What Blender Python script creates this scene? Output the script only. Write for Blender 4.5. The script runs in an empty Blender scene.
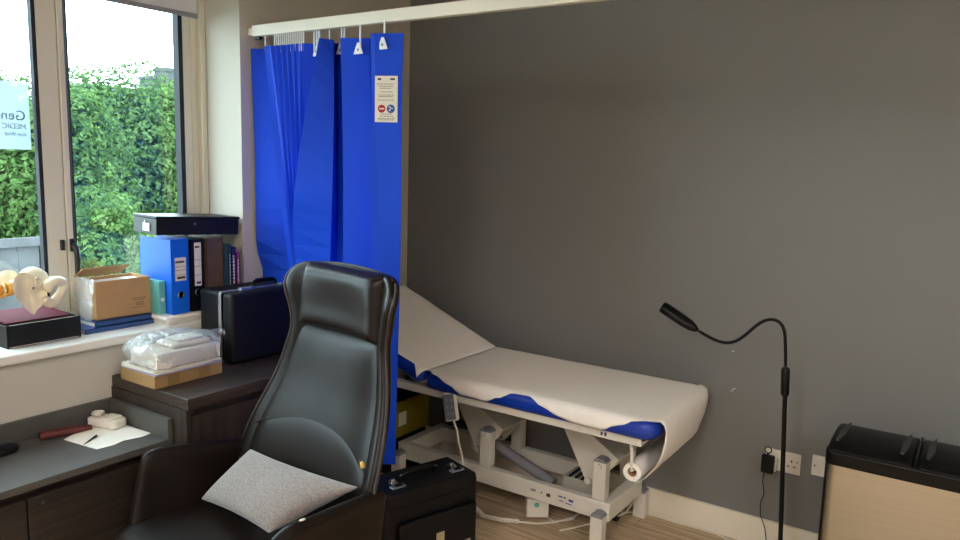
import bpy, math, random
from mathutils import Matrix, Vector, noise
R = math.radians
random.seed(7)
scene = bpy.context.scene
COL = scene.collection
MW = {}

# ------------------------------------------------------------------ mesh builder
class MB:
    def __init__(s): s.v = []; s.f = []
    def add(s, vs, fs, M=None):
        n = len(s.v)
        s.v += [tuple(M @ Vector(p)) if M else tuple(p) for p in vs]
        s.f += [tuple(i + n for i in f) for f in fs]; return s
    def box(s, x0, x1, y0, y1, z0, z1, M=None):
        vs = [(x, y, z) for z in (z0, z1) for y in (y0, y1) for x in (x0, x1)]
        return s.add(vs, [(0,2,3,1),(4,5,7,6),(0,1,5,4),(1,3,7,5),(3,2,6,7),(2,0,4,6)], M)
    def prism(s, poly, axis, a, b, M=None):
        # poly in the two other axes, listed in xyz order
        def P(p, t):
            q = list(p); q.insert('xyz'.index(axis), t); return tuple(q)
        n = len(poly); vs = [P(p, a) for p in poly] + [P(p, b) for p in poly]
        fs = [tuple(range(n))[::-1], tuple(range(n, 2*n))] + [(i, (i+1) % n, (i+1) % n + n, i + n) for i in range(n)]
        return s.add(vs, fs, M)
    def tube(s, pts, r, n=10, cap=True, flat=1.0):
        pts = [Vector(p) for p in pts]; k = len(pts)
        rs = r if isinstance(r, (list, tuple)) else [r]*k
        t0 = (pts[1]-pts[0]).normalized()
        a = t0.orthogonal().normalized(); vs = []; prev = t0
        for i, p in enumerate(pts):
            t = (pts[min(i+1, k-1)] - pts[max(i-1, 0)]).normalized()
            a = (prev.rotation_difference(t) @ a); a = (a - t*a.dot(t)).normalized(); prev = t
            b = t.cross(a)
            for j in range(n):
                th = 2*math.pi*j/n
                vs.append(tuple(p + (a*math.cos(th) + b*math.sin(th)*flat)*rs[i]))
        fs = [(i*n+j, i*n+(j+1) % n, (i+1)*n+(j+1) % n, (i+1)*n+j) for i in range(k-1) for j in range(n)]
        if cap: fs += [tuple(range(n))[::-1], tuple(range((k-1)*n, k*n))]
        return s.add(vs, fs)
    def cyl(s, p0, p1, r, n=20, r1=None):
        return s.tube([p0, p1], [r, r if r1 is None else r1], n)
    def ring(s, c, ax, R0, r, n=28, m=8):
        ax = Vector(ax).normalized(); a = ax.orthogonal().normalized(); b = ax.cross(a); vs = []
        for i in range(n):
            th = 2*math.pi*i/n; d = a*math.cos(th)+b*math.sin(th)
            for j in range(m):
                ph = 2*math.pi*j/m
                vs.append(tuple(Vector(c)+d*(R0+r*math.cos(ph))+ax*r*math.sin(ph)))
        fs = [(i*m+j, ((i+1)%n)*m+j, ((i+1)%n)*m+(j+1)%m, i*m+(j+1)%m) for i in range(n) for j in range(m)]
        return s.add(vs, fs)
    def pipe(s, p0, p1, ro, ri, n=28):   # hollow cylinder
        p0, p1 = Vector(p0), Vector(p1); t = (p1-p0).normalized(); a = t.orthogonal().normalized(); b = t.cross(a)
        vs = []
        for p, r in ((p0, ro), (p1, ro), (p1, ri), (p0, ri)):
            vs += [tuple(p+(a*math.cos(2*math.pi*j/n)+b*math.sin(2*math.pi*j/n))*r) for j in range(n)]
        fs = [(k*n+j, k*n+(j+1)%n, ((k+1)%4)*n+(j+1)%n, ((k+1)%4)*n+j) for k in range(4) for j in range(n)]
        return s.add(vs, fs)
    def grid(s, fn, nu, nv, closed=False):
        vs = [tuple(fn(i/(nu), j/(nv))) for j in range(nv+1) for i in range(nu + (0 if closed else 1))]
        w = nu if closed else nu+1
        fs = [(j*w+i, j*w+(i+1) % w, (j+1)*w+(i+1) % w, (j+1)*w+i) for j in range(nv) for i in range(nu)]
        return s.add(vs, fs)
    def ball(s, c, rx, ry=None, rz=None, n=16, m=10, M=None):
        ry = ry or rx; rz = rz or rx; vs = [(c[0], c[1], c[2]-rz)]
        for j in range(1, m):
            ph = -math.pi/2 + math.pi*j/m
            for i in range(n):
                th = 2*math.pi*i/n
                vs.append((c[0]+rx*math.cos(ph)*math.cos(th), c[1]+ry*math.cos(ph)*math.sin(th), c[2]+rz*math.sin(ph)))
        vs.append((c[0], c[1], c[2]+rz)); L = len(vs)-1
        fs = [(0, 1+(i+1) % n, 1+i) for i in range(n)]
        fs += [(1+j*n+i, 1+j*n+(i+1) % n, 1+(j+1)*n+(i+1) % n, 1+(j+1)*n+i) for j in range(m-2) for i in range(n)]
        fs += [(1+(m-2)*n+i, 1+(m-2)*n+(i+1) % n, L) for i in range(n)]
        return s.add(vs, fs, M)

def obj(name, mb, mat, parent=None, bevel=0, seg=3, sub=0, solid=0, offs=0, world=False, ang=35, flat=False):
    vs = mb.v
    if parent is not None and world:
        inv = MW[parent.name].inverted(); vs = [tuple(inv @ Vector(p)) for p in vs]
    me = bpy.data.meshes.new(name); me.from_pydata(vs, [], mb.f); me.update()
    import bmesh
    b = bmesh.new(); b.from_mesh(me); bmesh.ops.recalc_face_normals(b, faces=b.faces); b.to_mesh(me); b.free()
    o = bpy.data.objects.new(name, me); COL.objects.link(o)
    if parent is not None: o.parent = parent; MW[o.name] = MW[parent.name].copy()
    else: MW[o.name] = Matrix.Identity(4)
    if mat: me.materials.append(mat)
    if solid:
        m = o.modifiers.new('solid', 'SOLIDIFY'); m.thickness = solid; m.offset = offs; m.use_even_offset = False
    if bevel:
        m = o.modifiers.new('bevel', 'BEVEL'); m.width = bevel; m.segments = seg; m.limit_method = 'ANGLE'; m.angle_limit = R(30)
    if sub:
        m = o.modifiers.new('sub', 'SUBSURF'); m.levels = sub; m.render_levels = sub
    if not flat:
        me.shade_smooth()
        if not sub and not solid: me.set_sharp_from_angle(angle=R(ang))
    return o

def thing(name, label, cat, loc=(0, 0, 0), rz=0, group=None):
    o = bpy.data.objects.new(name, None); COL.objects.link(o); o.empty_display_size = .05
    o.location = loc; o.rotation_euler = (0, 0, rz)
    MW[o.name] = Matrix.Translation(loc) @ Matrix.Rotation(rz, 4, 'Z')
    tag(o, label, cat, group); return o
def tag(o, label, cat, group=None, kind=None):
    if label: o['label'] = label
    if cat: o['category'] = cat
    if group: o['group'] = group
    if kind: o['kind'] = kind
    return o
def struct(name, mb, mat, **k):
    o = obj(name, mb, mat, **k); o['kind'] = 'structure'; return o
def text(name, s, size, mat, org, right, up, parent, align='LEFT', depth=.0004):
    c = bpy.data.curves.new(name, 'FONT'); c.body = s; c.size = size; c.align_x = align; c.extrude = depth; c.resolution_u = 3
    t = bpy.data.objects.new(name+'_tmp', c); COL.objects.link(t)
    dg = bpy.context.evaluated_depsgraph_get(); me = bpy.data.meshes.new_from_object(t.evaluated_get(dg))
    bpy.data.objects.remove(t)
    r, u = Vector(right).normalized(), Vector(up).normalized(); n = r.cross(u)
    M = Matrix((r, u, n)).transposed().to_4x4(); M.translation = Vector(org)
    if parent is not None: M = MW[parent.name].inverted() @ M
    me.transform(M); me.name = name; me.materials.clear(); me.materials.append(mat)
    o = bpy.data.objects.new(name, me); COL.objects.link(o); MW[o.name] = MW[parent.name] if parent is not None else Matrix.Identity(4)
    if parent is not None: o.parent = parent
    return o

# ------------------------------------------------------------------ materials
def lin(h):
    h = h.lstrip('#'); c = [int(h[i:i+2], 16)/255 for i in (0, 2, 4)]
    return tuple(x/12.92 if x <= .04045 else ((x+.055)/1.055)**2.4 for x in c) + (1,)
def mat(name, col, rough=.5, metal=0, spec=.5, bump=0, bscale=60, var=0, vscale=8, coat=0, stretch=(1,1,1), sheen=0, trans=0, detail=3):
    m = bpy.data.materials.new(name); m.use_nodes = True; nt = m.node_tree; b = nt.nodes['Principled BSDF']
    c = lin(col) if isinstance(col, str) else col
    b.inputs['Base Color'].default_value = c; b.inputs['Roughness'].default_value = rough
    b.inputs['Metallic'].default_value = metal; b.inputs['Specular IOR Level'].default_value = spec
    b.inputs['Coat Weight'].default_value = coat; b.inputs['Sheen Weight'].default_value = sheen
    b.inputs['Transmission Weight'].default_value = trans
    if bump or var:
        tc = nt.nodes.new('ShaderNodeTexCoord'); mp = nt.nodes.new('ShaderNodeMapping'); mp.inputs['Scale'].default_value = stretch
        nt.links.new(tc.outputs['Object'], mp.inputs['Vector'])
    if var:
        n = nt.nodes.new('ShaderNodeTexNoise'); n.inputs['Scale'].default_value = vscale; n.inputs['Detail'].default_value = detail
        nt.links.new(mp.outputs[0], n.inputs['Vector'])
        r = nt.nodes.new('ShaderNodeValToRGB'); r.color_ramp.elements[0].position = .3; r.color_ramp.elements[1].position = .7
        r.color_ramp.elements[0].color = tuple(x*(1-var) for x in c[:3])+(1,); r.color_ramp.elements[1].color = tuple(min(1, x*(1+var)) for x in c[:3])+(1,)
        nt.links.new(n.outputs['Fac'], r.inputs['Fac']); nt.links.new(r.outputs['Color'], b.inputs['Base Color'])
    if bump:
        n = nt.nodes.new('ShaderNodeTexNoise'); n.inputs['Scale'].default_value = bscale; n.inputs['Detail'].default_value = 4
        nt.links.new(mp.outputs[0], n.inputs['Vector'])
        bp = nt.nodes.new('ShaderNodeBump'); bp.inputs['Strength'].default_value = bump; bp.inputs['Distance'].default_value = .002
        nt.links.new(n.outputs['Fac'], bp.inputs['Height']); nt.links.new(bp.outputs['Normal'], b.inputs['Normal'])
    return m
def emis(name, col, st):
    m = bpy.data.materials.new(name); m.use_nodes = True; nt = m.node_tree; nt.nodes.clear()
    e = nt.nodes.new('ShaderNodeEmission'); e.inputs[0].default_value = lin(col); e.inputs[1].default_value = st
    o = nt.nodes.new('ShaderNodeOutputMaterial'); nt.links.new(e.outputs[0], o.inputs[0]); return m
def clear(name, tint, fac, rough=.05, white=0, bump=0, bscale=20):
    m = bpy.data.materials.new(name); m.use_nodes = True; nt = m.node_tree; nt.nodes.clear()
    t = nt.nodes.new('ShaderNodeBsdfTransparent'); t.inputs[0].default_value = lin(tint)
    g = nt.nodes.new('ShaderNodeBsdfGlossy'); g.inputs['Roughness'].default_value = rough
    mx = nt.nodes.new('ShaderNodeMixShader'); mx.inputs[0].default_value = fac
    nt.links.new(t.outputs[0], mx.inputs[1]); nt.links.new(g.outputs[0], mx.inputs[2]); last = mx
    if white:
        d = nt.nodes.new('ShaderNodeBsdfDiffuse'); d.inputs[0].default_value = lin('#f0f4f8'); m2 = nt.nodes.new('ShaderNodeMixShader'); m2.inputs[0].default_value = white
        if name == 'decal_film':
            d = nt.nodes.new('ShaderNodeBsdfTranslucent'); d.inputs[0].default_value = lin('#a4acb0')
        nt.links.new(mx.outputs[0], m2.inputs[1]); nt.links.new(d.outputs[0], m2.inputs[2]); last = m2
    if bump:
        n = nt.nodes.new('ShaderNodeTexNoise'); n.inputs['Scale'].default_value = bscale; tc = nt.nodes.new('ShaderNodeTexCoord'); nt.links.new(tc.outputs['Object'], n.inputs['Vector'])
        bp = nt.nodes.new('ShaderNodeBump'); bp.inputs['Strength'].default_value = bump; bp.inputs['Distance'].default_value = .02
        nt.links.new(n.outputs['Fac'], bp.inputs['Height']); nt.links.new(bp.outputs[0], g.inputs['Normal'])
    o = nt.nodes.new('ShaderNodeOutputMaterial'); nt.links.new(last.outputs[0], o.inputs[0]); return m
def wood(name, c1, c2, rough=.4, stretch=(30, 1.2, 30), scale=2.2):
    m = bpy.data.materials.new(name); m.use_nodes = True; nt = m.node_tree; b = nt.nodes['Principled BSDF']; b.inputs['Roughness'].default_value = rough
    tc = nt.nodes.new('ShaderNodeTexCoord'); mp = nt.nodes.new('ShaderNodeMapping'); mp.inputs['Scale'].default_value = stretch
    n = nt.nodes.new('ShaderNodeTexNoise'); n.inputs['Scale'].default_value = scale; n.inputs['Detail'].default_value = 6; n.inputs['Distortion'].default_value = .4
    r = nt.nodes.new('ShaderNodeValToRGB'); r.color_ramp.elements[0].position = .32; r.color_ramp.elements[1].position = .68
    r.color_ramp.elements[0].color = lin(c1); r.color_ramp.elements[1].color = lin(c2)
    nt.links.new(tc.outputs['Object'], mp.inputs[0]); nt.links.new(mp.outputs[0], n.inputs['Vector']); nt.links.new(n.outputs['Fac'], r.inputs[0]); nt.links.new(r.outputs[0], b.inputs['Base Color'])
    bp = nt.nodes.new('ShaderNodeBump'); bp.inputs['Strength'].default_value = .15; bp.inputs['Distance'].default_value = .001
    nt.links.new(n.outputs['Fac'], bp.inputs['Height']); nt.links.new(bp.outputs[0], b.inputs['Normal']); return m

M = {}
M['wall'] = mat('wall_cream', '#bbb7ad', .85, bump=.08, bscale=140, var=.02, vscale=2)
M['grey'] = mat('wall_grey', '#787978', .7, spec=.35, bump=.1, bscale=160, var=.03, vscale=1.5)
M['ceil'] = mat('ceiling_white', '#e6e3dc', .9, var=.01)
M['skirt'] = mat('skirting_gloss', '#e6dfcd', .4, var=.02, vscale=5)
M['sill'] = mat('sill_gloss', '#dedbd2', .35, var=.02)
M['pvc'] = mat('window_pvc', '#d8d4c2', .4, var=.02)
M['gasket'] = mat('gasket', '#1b2029', .7, var=.1)
M['glass'] = clear('glass', '#f4faf6', .045, .01)
M['decal'] = clear('decal_film', '#dfe9f2', .02, .4, white=.62)
M['decal_ink'] = mat('decal_ink', '#5f7f86', .7, var=.05)
M['black'] = mat('black_plastic', '#070708', .35, spec=.22, var=.2, vscale=30)
M['blackmatte'] = mat('black_matte', '#0e0e10', .5, spec=.25, bump=.2, bscale=200)
M['handle'] = mat('black_handle', '#141416', .4, var=.1)
M['leather'] = mat('brown_leather', '#18110e', .35, spec=.2, bump=.1, bscale=260, var=.15, vscale=6)
M['leatheredge'] = mat('leather_piping', '#2c231e', .45, spec=.3, bump=.2, bscale=200, var=.2, vscale=30)
M['foam'] = mat('torn_foam', '#c9a652', .9, var=.3, vscale=120)
M['chrome'] = mat('chrome', '#c9c9c9', .18, 1, var=.05)
M['steel'] = mat('brushed_steel', '#beb6a8', .36, 1, bump=.04, bscale=30, stretch=(1, 1, 60), var=.04, vscale=2)
M['silver'] = mat('aluminium_trim', '#b9bcc2', .3, .9, var=.05)
M['curtain'] = mat('curtain_blue', '#1045ca', .6, spec=.2, bump=.12, bscale=220, var=.06, vscale=4)
M['railw'] = mat('rail_white', '#dcd8ca', .4, var=.02)
M['hook'] = mat('hook_plastic', '#d7dadd', .45, var=.02)
M['paper'] = mat('white_paper', '#eeeae2', .85, var=.01)
M['couchpaper'] = mat('couch_paper', '#f8f4ee', .9, bump=.8, bscale=90, var=.015, vscale=30)
M['vinyl'] = mat('blue_vinyl', '#0c36a4', .38, bump=.1, bscale=120, var=.05)
M['couchmetal'] = mat('couch_metal', '#dcd8cc', .42, var=.03)
M['greycap'] = mat('grey_cap', '#86868a', .5, var=.03)
M['plasticw'] = mat('white_plastic', '#dcd8cd', .45, var=.02)
M['handset'] = mat('handset_grey', '#6d737c', .5, var=.04)
M['wooddark'] = wood('dark_oak', '#211a17', '#41362f', .42)
M['woodfront'] = wood('dark_oak_front', '#1c1613', '#332923', .5, stretch=(20, 1.0, 30))
M['woodvert'] = wood('dark_oak_upright', '#1c1613', '#3a302a', .5, stretch=(20, 30, 1.2))
M['desktop'] = mat('grey_laminate', '#4c4b48', .42, var=.06, vscale=12)
M['cushion'] = mat('grey_weave', '#7f7875', .95, sheen=.3, bump=.8, bscale=330, var=.28, vscale=190)
M['carton'] = mat('carton_board', '#97794f', .85, var=.05, vscale=10)
M['card'] = mat('cardboard', '#b08a5e', .85, var=.05, vscale=10, bump=.1, bscale=80)
M['cardtape'] = mat('parcel_tape', '#8a6f46', .3, var=.04)
M['cardink'] = mat('carton_ink', '#4a3524', .8, var=.05)
M['bluebinder'] = mat('blue_binder', '#0a62d8', .4, bump=.1, bscale=300, var=.03)
M['blackbinder'] = mat('black_binder', '#0d0d10', .45, spec=.3, var=.1, bump=.1, bscale=300)
M['brownbinder'] = mat('brown_binder', '#5a4636', .5, var=.15, vscale=20)
M['teal'] = mat('teal_card', '#5fa9a2', .7, var=.04)
M['label'] = mat('label_paper', '#d9d4c8', .7, var=.02)
M['ink'] = mat('printed_ink', '#3c3c40', .7, var=.05)
M['inkred'] = mat('red_ink', '#a0202a', .7, var=.03)
M['inkblue'] = mat('blue_ink', '#1c4f9c', .7, var=.03)
M['magpaper'] = mat('stacked_paper', '#d6d2c8', .8, var=.12, vscale=120, stretch=(1, 1, 8))
M['bookblue'] = mat('book_blue', '#2c4f86', .5, var=.15, vscale=40)
M['booknavy'] = mat('book_navy', '#1c1d5a', .5, var=.1)
M['booksteel'] = mat('book_steelblue', '#25455a', .5, var=.1)
M['bookpink'] = mat('book_pink', '#8a3d78', .5, var=.1)
M['burgundy'] = mat('burgundy_card', '#520a20', .8, spec=.2, var=.08, bump=.1, bscale=100)
M['bone'] = mat('bone_plastic', '#e2d7bd', .55, bump=.35, bscale=45, var=.1, vscale=22)
M['disc'] = mat('orange_disc', '#c98a2c', .5, var=.1)
M['bag'] = clear('clear_bag', '#f2f2f2', .16, .18, white=.17, bump=1, bscale=30)
M['wrap'] = clear('clear_wrap', '#f4f4f4', .2, .2, white=.25, bump=.7, bscale=30)
M['brownfelt'] = mat('redbrown_case', '#5c2724', .55, bump=.3, bscale=120, var=.15, vscale=30)
M['yellow'] = mat('yellow_plastic', '#85740c', .5, var=.05)
M['oak_in'] = mat('box_shadow_gap', '#151210', .7, var=.1)
M['bark'] = mat('bark', '#2a241d', .9, bump=.6, bscale=12, var=.3, vscale=6)
M['fence'] = mat('fence_board', '#4c4d50', .85, var=.2, vscale=5)
M['render'] = mat('house_render', '#45474b', .9, var=.12, vscale=2)
M['slate'] = mat('roof_slate', '#4a4c54', .8, var=.2, vscale=3)
M['grass'] = mat('lawn', '#2b4024', .95, var=.3, vscale=2)
M['lampled'] = emis('led_panel', '#fff5f0', 23)

def leafmat(name, c1, c2):
    m = bpy.data.materials.new(name); m.use_nodes = True; nt = m.node_tree; nt.nodes.clear()
    tc = nt.nodes.new('ShaderNodeTexCoord'); n = nt.nodes.new('ShaderNodeTexNoise'); n.inputs['Scale'].default_value = 3.5; n.inputs['Detail'].default_value = 5
    r = nt.nodes.new('ShaderNodeValToRGB'); r.color_ramp.elements[0].position = .3; r.color_ramp.elements[1].position = .7
    r.color_ramp.elements[0].color = lin(c1); r.color_ramp.elements[1].color = lin(c2)
    nt.links.new(tc.outputs['Object'], n.inputs[0]); nt.links.new(n.outputs['Fac'], r.inputs[0])
    d = nt.nodes.new('ShaderNodeBsdfDiffuse'); t = nt.nodes.new('ShaderNodeBsdfTranslucent'); mx = nt.nodes.new('ShaderNodeMixShader'); mx.inputs[0].default_value = .35
    nt.links.new(r.outputs[0], d.inputs[0]); nt.links.new(r.outputs[0], t.inputs[0]); nt.links.new(d.outputs[0], mx.inputs[1]); nt.links.new(t.outputs[0], mx.inputs[2])
    o = nt.nodes.new('ShaderNodeOutputMaterial'); nt.links.new(mx.outputs[0], o.inputs[0]); return m
M['leafA'] = leafmat('leaf_green', '#2a4226', '#64804a')
M['leafB'] = leafmat('leaf_lime', '#4a5a2a', '#6f7c4c')

def floor_mat():
    m = bpy.data.materials.new('oak_planks'); m.use_nodes = True; nt = m.node_tree; b = nt.nodes['Principled BSDF']; b.inputs['Roughness'].default_value = .45
    tc = nt.nodes.new('ShaderNodeTexCoord'); br = nt.nodes.new('ShaderNodeTexBrick')
    br.inputs['Scale'].default_value = 1; br.inputs['Brick Width'].default_value = 1.2; br.inputs['Row Height'].default_value = .18; br.inputs['Mortar Size'].default_value = .0016
    br.inputs['Color1'].default_value = (.42, .42, .42, 1); br.inputs['Color2'].default_value = (.6, .6, .6, 1); br.inputs['Mortar'].default_value = (.12, .12, .12, 1)
    mp = nt.nodes.new('ShaderNodeMapping'); mp.inputs['Scale'].default_value = (1.5, 26, 1)
    n = nt.nodes.new('ShaderNodeTexNoise'); n.inputs['Scale'].default_value = 2; n.inputs['Detail'].default_value = 7; n.inputs['Distortion'].default_value = .8
    r = nt.nodes.new('ShaderNodeValToRGB'); r.color_ramp.elements[0].position = .3; r.color_ramp.elements[1].position = .7
    r.color_ramp.elements[0].color = lin('#a38a6a'); r.color_ramp.elements[1].color = lin('#d8c2a0')
    mx = nt.nodes.new('ShaderNodeMix'); mx.data_type = 'RGBA'; mx.blend_type = 'MULTIPLY'; mx.inputs[0].default_value = .85
    ml = nt.nodes.new('ShaderNodeMix'); ml.data_type = 'RGBA'; ml.blend_type = 'MULTIPLY'; ml.inputs[0].default_value = 1; ml.inputs[7].default_value = (1.8, 1.8, 1.8, 1)
    nt.links.new(tc.outputs['Object'], br.inputs[0]); nt.links.new(tc.outputs['Object'], mp.inputs[0]); nt.links.new(mp.outputs[0], n.inputs[0]); nt.links.new(n.outputs['Fac'], r.inputs[0])
    nt.links.new(r.outputs[0], mx.inputs[6]); nt.links.new(br.outputs['Color'], mx.inputs[7]); nt.links.new(mx.outputs[2], ml.inputs[6]); nt.links.new(ml.outputs[2], b.inputs['Base Color'])
    return m
M['floor'] = floor_mat()

# ------------------------------------------------------------------ camera (at the origin of the plan, 1.6 m up)
yaw, pitch, roll, F = R(34.1713), R(8.1344), R(1.5652), 754.85
f = Vector((-math.sin(yaw)*math.cos(pitch), math.cos(yaw)*math.cos(pitch), -math.sin(pitch)))
r0 = Vector((math.cos(yaw), math.sin(yaw), 0)); u0 = r0.cross(f)
ri = math.cos(roll)*r0 + math.sin(roll)*u0; up = -math.sin(roll)*r0 + math.cos(roll)*u0
cd = bpy.data.cameras.new('camera'); cam = bpy.data.objects.new('camera', cd); COL.objects.link(cam)
mw = Matrix((ri, up, -f)).transposed().to_4x4(); mw.translation = (0, 0, 1.6); cam.matrix_world = mw
cd.sensor_width = 36; cd.lens = F*36/960; cd.clip_start = .02; cd.clip_end = 300
scene.camera = cam

# ------------------------------------------------------------------ room shell
WL, WB, WX = -2.687, 3.23, -2.947
XR, YF, ZC = 2.3, -3.6, 2.62
struct('floor', MB().box(WL-.31, XR+.1, YF-.1, WB+.1, -.1, 0), M['floor'])
struct('ceiling', MB().box(WL-.31, XR+.1, YF-.1, WB+.1, ZC, ZC+.1), M['ceil'])
wy0, wy1, wz0, wz1 = -.7, 2.12, .885, 2.36
w = MB(); xo = WL-.31
w.box(xo, WL, YF, wy0, 0, ZC).box(xo, WL, wy1, WB, 0, ZC).box(xo, WL, wy0, wy1, 0, wz0).box(xo, WL, wy0, wy1, wz1, ZC)
struct('wall_left', w, M['wall'])
wb = struct('wall_back', MB().box(WL-.31, XR+.1, WB, WB+.1, 0, ZC), M['grey'])
struct('wall_right', MB().box(XR, XR+.1, YF, WB, 0, ZC), M['wall'])
struct('wall_front', MB().box(WL-.31, XR+.1, YF-.1, YF, 0, ZC), M['wall'])
sk = MB().prism([(WB, 0), (WB-.018, 0), (WB-.018, .092), (WB-.012, .104), (WB-.010, .117), (WB, .12)], 'x', WL, XR)
struct('baseboard_back', sk, M['skirt'])
sk = MB().prism([(WL, 0), (WL+.018, 0), (WL+.018, .092), (WL+.012, .104), (WL+.010, .117), (WL, .12)], 'y', 1.95, WB-.018)
struct('baseboard_left', sk, M['skirt'])
for n_, (xa, za, xb, zb) in enumerate(((-.865, .648, -.845, .668), (-.875, .826, -.862, .828))):
    mk = MB().tube([(xa, WB-.0006, za), ((xa+xb)/2, WB-.0006, za*.35+zb*.65), (xb, WB-.0006, zb)], [.0015, .0035, .0012], 6, flat=.2)
    obj('scuff_mark', mk, M['label'], wb)
# sill board
sl = struct('trim_1', MB().box(WX-.02, WL+.03, wy0, wy1, wz0, .92), M['sill'], bevel=.008)
# ---- window
win = MB()
fx0, fx1 = WX-.055, WX
win.box(fx0, fx1, wy0, wy1, .92, .975).box(fx0, fx1, wy0, wy1, wz1-.05, wz1)
win.box(fx0, fx1, 2.062, wy1, .975, wz1-.05).box(fx0, fx1, wy0, wy0+.05, .975, wz1-.05)
win.box(fx0, fx1, 1.424, 1.497, .975, wz1-.05)
win.box(fx0, fx1, .16, .24, .975, wz1-.05)
wo = struct('window_1', win, M['pvc'], bevel=.004)
# opening sash (right light)
s_ = MB(); a0, a1, z0, z1 = 1.499, 2.060, .977, wz1-.052
s_.box(fx0+.01, fx1+.005, a0, 1.522, z0, z1).box(fx0+.01, fx1+.005, 2.020, a1, z0, z1).box(fx0+.01, fx1+.012, 1.530, 2.020, z0, z0+.05).box(fx0+.01, fx1+.012, 1.530, 2.020, z1-.05, z1)
sash = obj('sash', s_, M['pvc'], wo, bevel=.004)
s_ = MB().box(fx1-.01, fx1+.004, .24, .27, z0, z1).box(fx1-.01, fx1+.004, 1.392, 1.424, z0, z1); 
obj('bead', MB().box(fx1-.02, fx1+.004, .242, 1.392, .975, 1.0), M['pvc'], wo)
for (g0, g1) in ((.242, 1.40),):
    gk = MB().box(fx1-.024, fx1+.001, g1+.009, g1+.023, .98, wz1-.052).box(fx1-.03, fx1+.003, g0, g0+.02, .98, wz1-.052).box(fx1-.03, fx1+.003, g0, g1, 1.0, 1.012)
    obj('gasket', gk, M['gasket'], wo)
gk = MB().box(fx1-.03, fx1+.008, 2.000, 2.0205, z0+.05, z1-.05).box(fx1-.03, fx1+.004, 1.530, 1.535, z0+.05, z1-.05).box(fx1-.03, fx1+.006, 1.535, 2.0, z0+.05, z0+.06)
obj('gasket', gk, M['gasket'], sash)
obj('glass_pane', MB().box(fx1-.032, fx1-.026, .24, 1.424, .97, wz1-.05), M['glass'], wo)
obj('glass_pane', MB().box(fx1-.032, fx1-.026, 1.53, 2.02, z0+.04, z1-.04), M['glass'], sash)
obj('glass_pane', MB().box(fx1-.032, fx1-.026, wy0+.04, .17, .97, wz1-.05), M['glass'], wo)
obj('reveal_bead', MB().box(WX, WX+.03, 2.093, 2.12, .92, wz1), M['pvc'], wo, bevel=.003)
hd = MB().box(fx1+.012, fx1+.022, 1.500, 1.520, 1.215, 1.265)
hl = obj('handle', hd, M['handle'], wo, bevel=.003)
hd = MB().tube([(fx1+.014, 1.510, 1.240), (fx1+.028, 1.511, 1.240), (fx1+.036, 1.513, 1.228), (fx1+.036, 1.517, 1.19), (fx1+.034, 1.521, 1.13)], [.010, .011, .011, .010, .008], 10)
obj('lever', hd, M['handle'], hl, world=True)
obj('catch', MB().box(fx1, fx1+.014, 1.470, 1.484, 1.222, 1.262), M['handle'], wo, bevel=.003)
# decal on the left pane (seen from inside, so its writing is mirrored)
dc = thing('window_sticker', 'pale blue frosted clinic sign stuck on the left window pane, lettering reversed', 'sign', (fx1-.024, .9, 1.6))
obj('film', MB().box(fx1-.0255, fx1-.0245, .55, 1.398, 1.600, 1.842), M['decal'], dc, world=True)
yR = 1.384
for s, sz, zz in (('Gen', .050, 1.706), ('MEDIC', .028, 1.674), ('Get Well', .020, 1.648)):
    text('lettering', s, sz, M['decal_ink'], (fx1-.0235, yR, zz), (0, -1, 0), (0, 0, 1), dc)
# roller blind
rb = thing('roller_blind', 'cream roller blind rolled up at the top of the right window pane', 'blind', (WX+.06, 1.8, 2.3))
obj('roller_tube', MB().cyl((WX+.065, 1.54, 2.325), (WX+.065, 2.09, 2.325), .022), M['railw'], rb, world=True)
obj('blind_fabric', MB().box(WX+.044, WX+.046, 1.55, 2.066, 2.19, 2.325), mat('blind_fabric', '#dcdcda', .8, var=.02, trans=.0), rb, world=True)
obj('bottom_bar', MB().box(WX+.038, WX+.052, 1.545, 2.070, 2.174, 2.192), mat('blind_bar', '#8f8f92', .5, var=.03), rb, bevel=.003, world=True)

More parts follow.
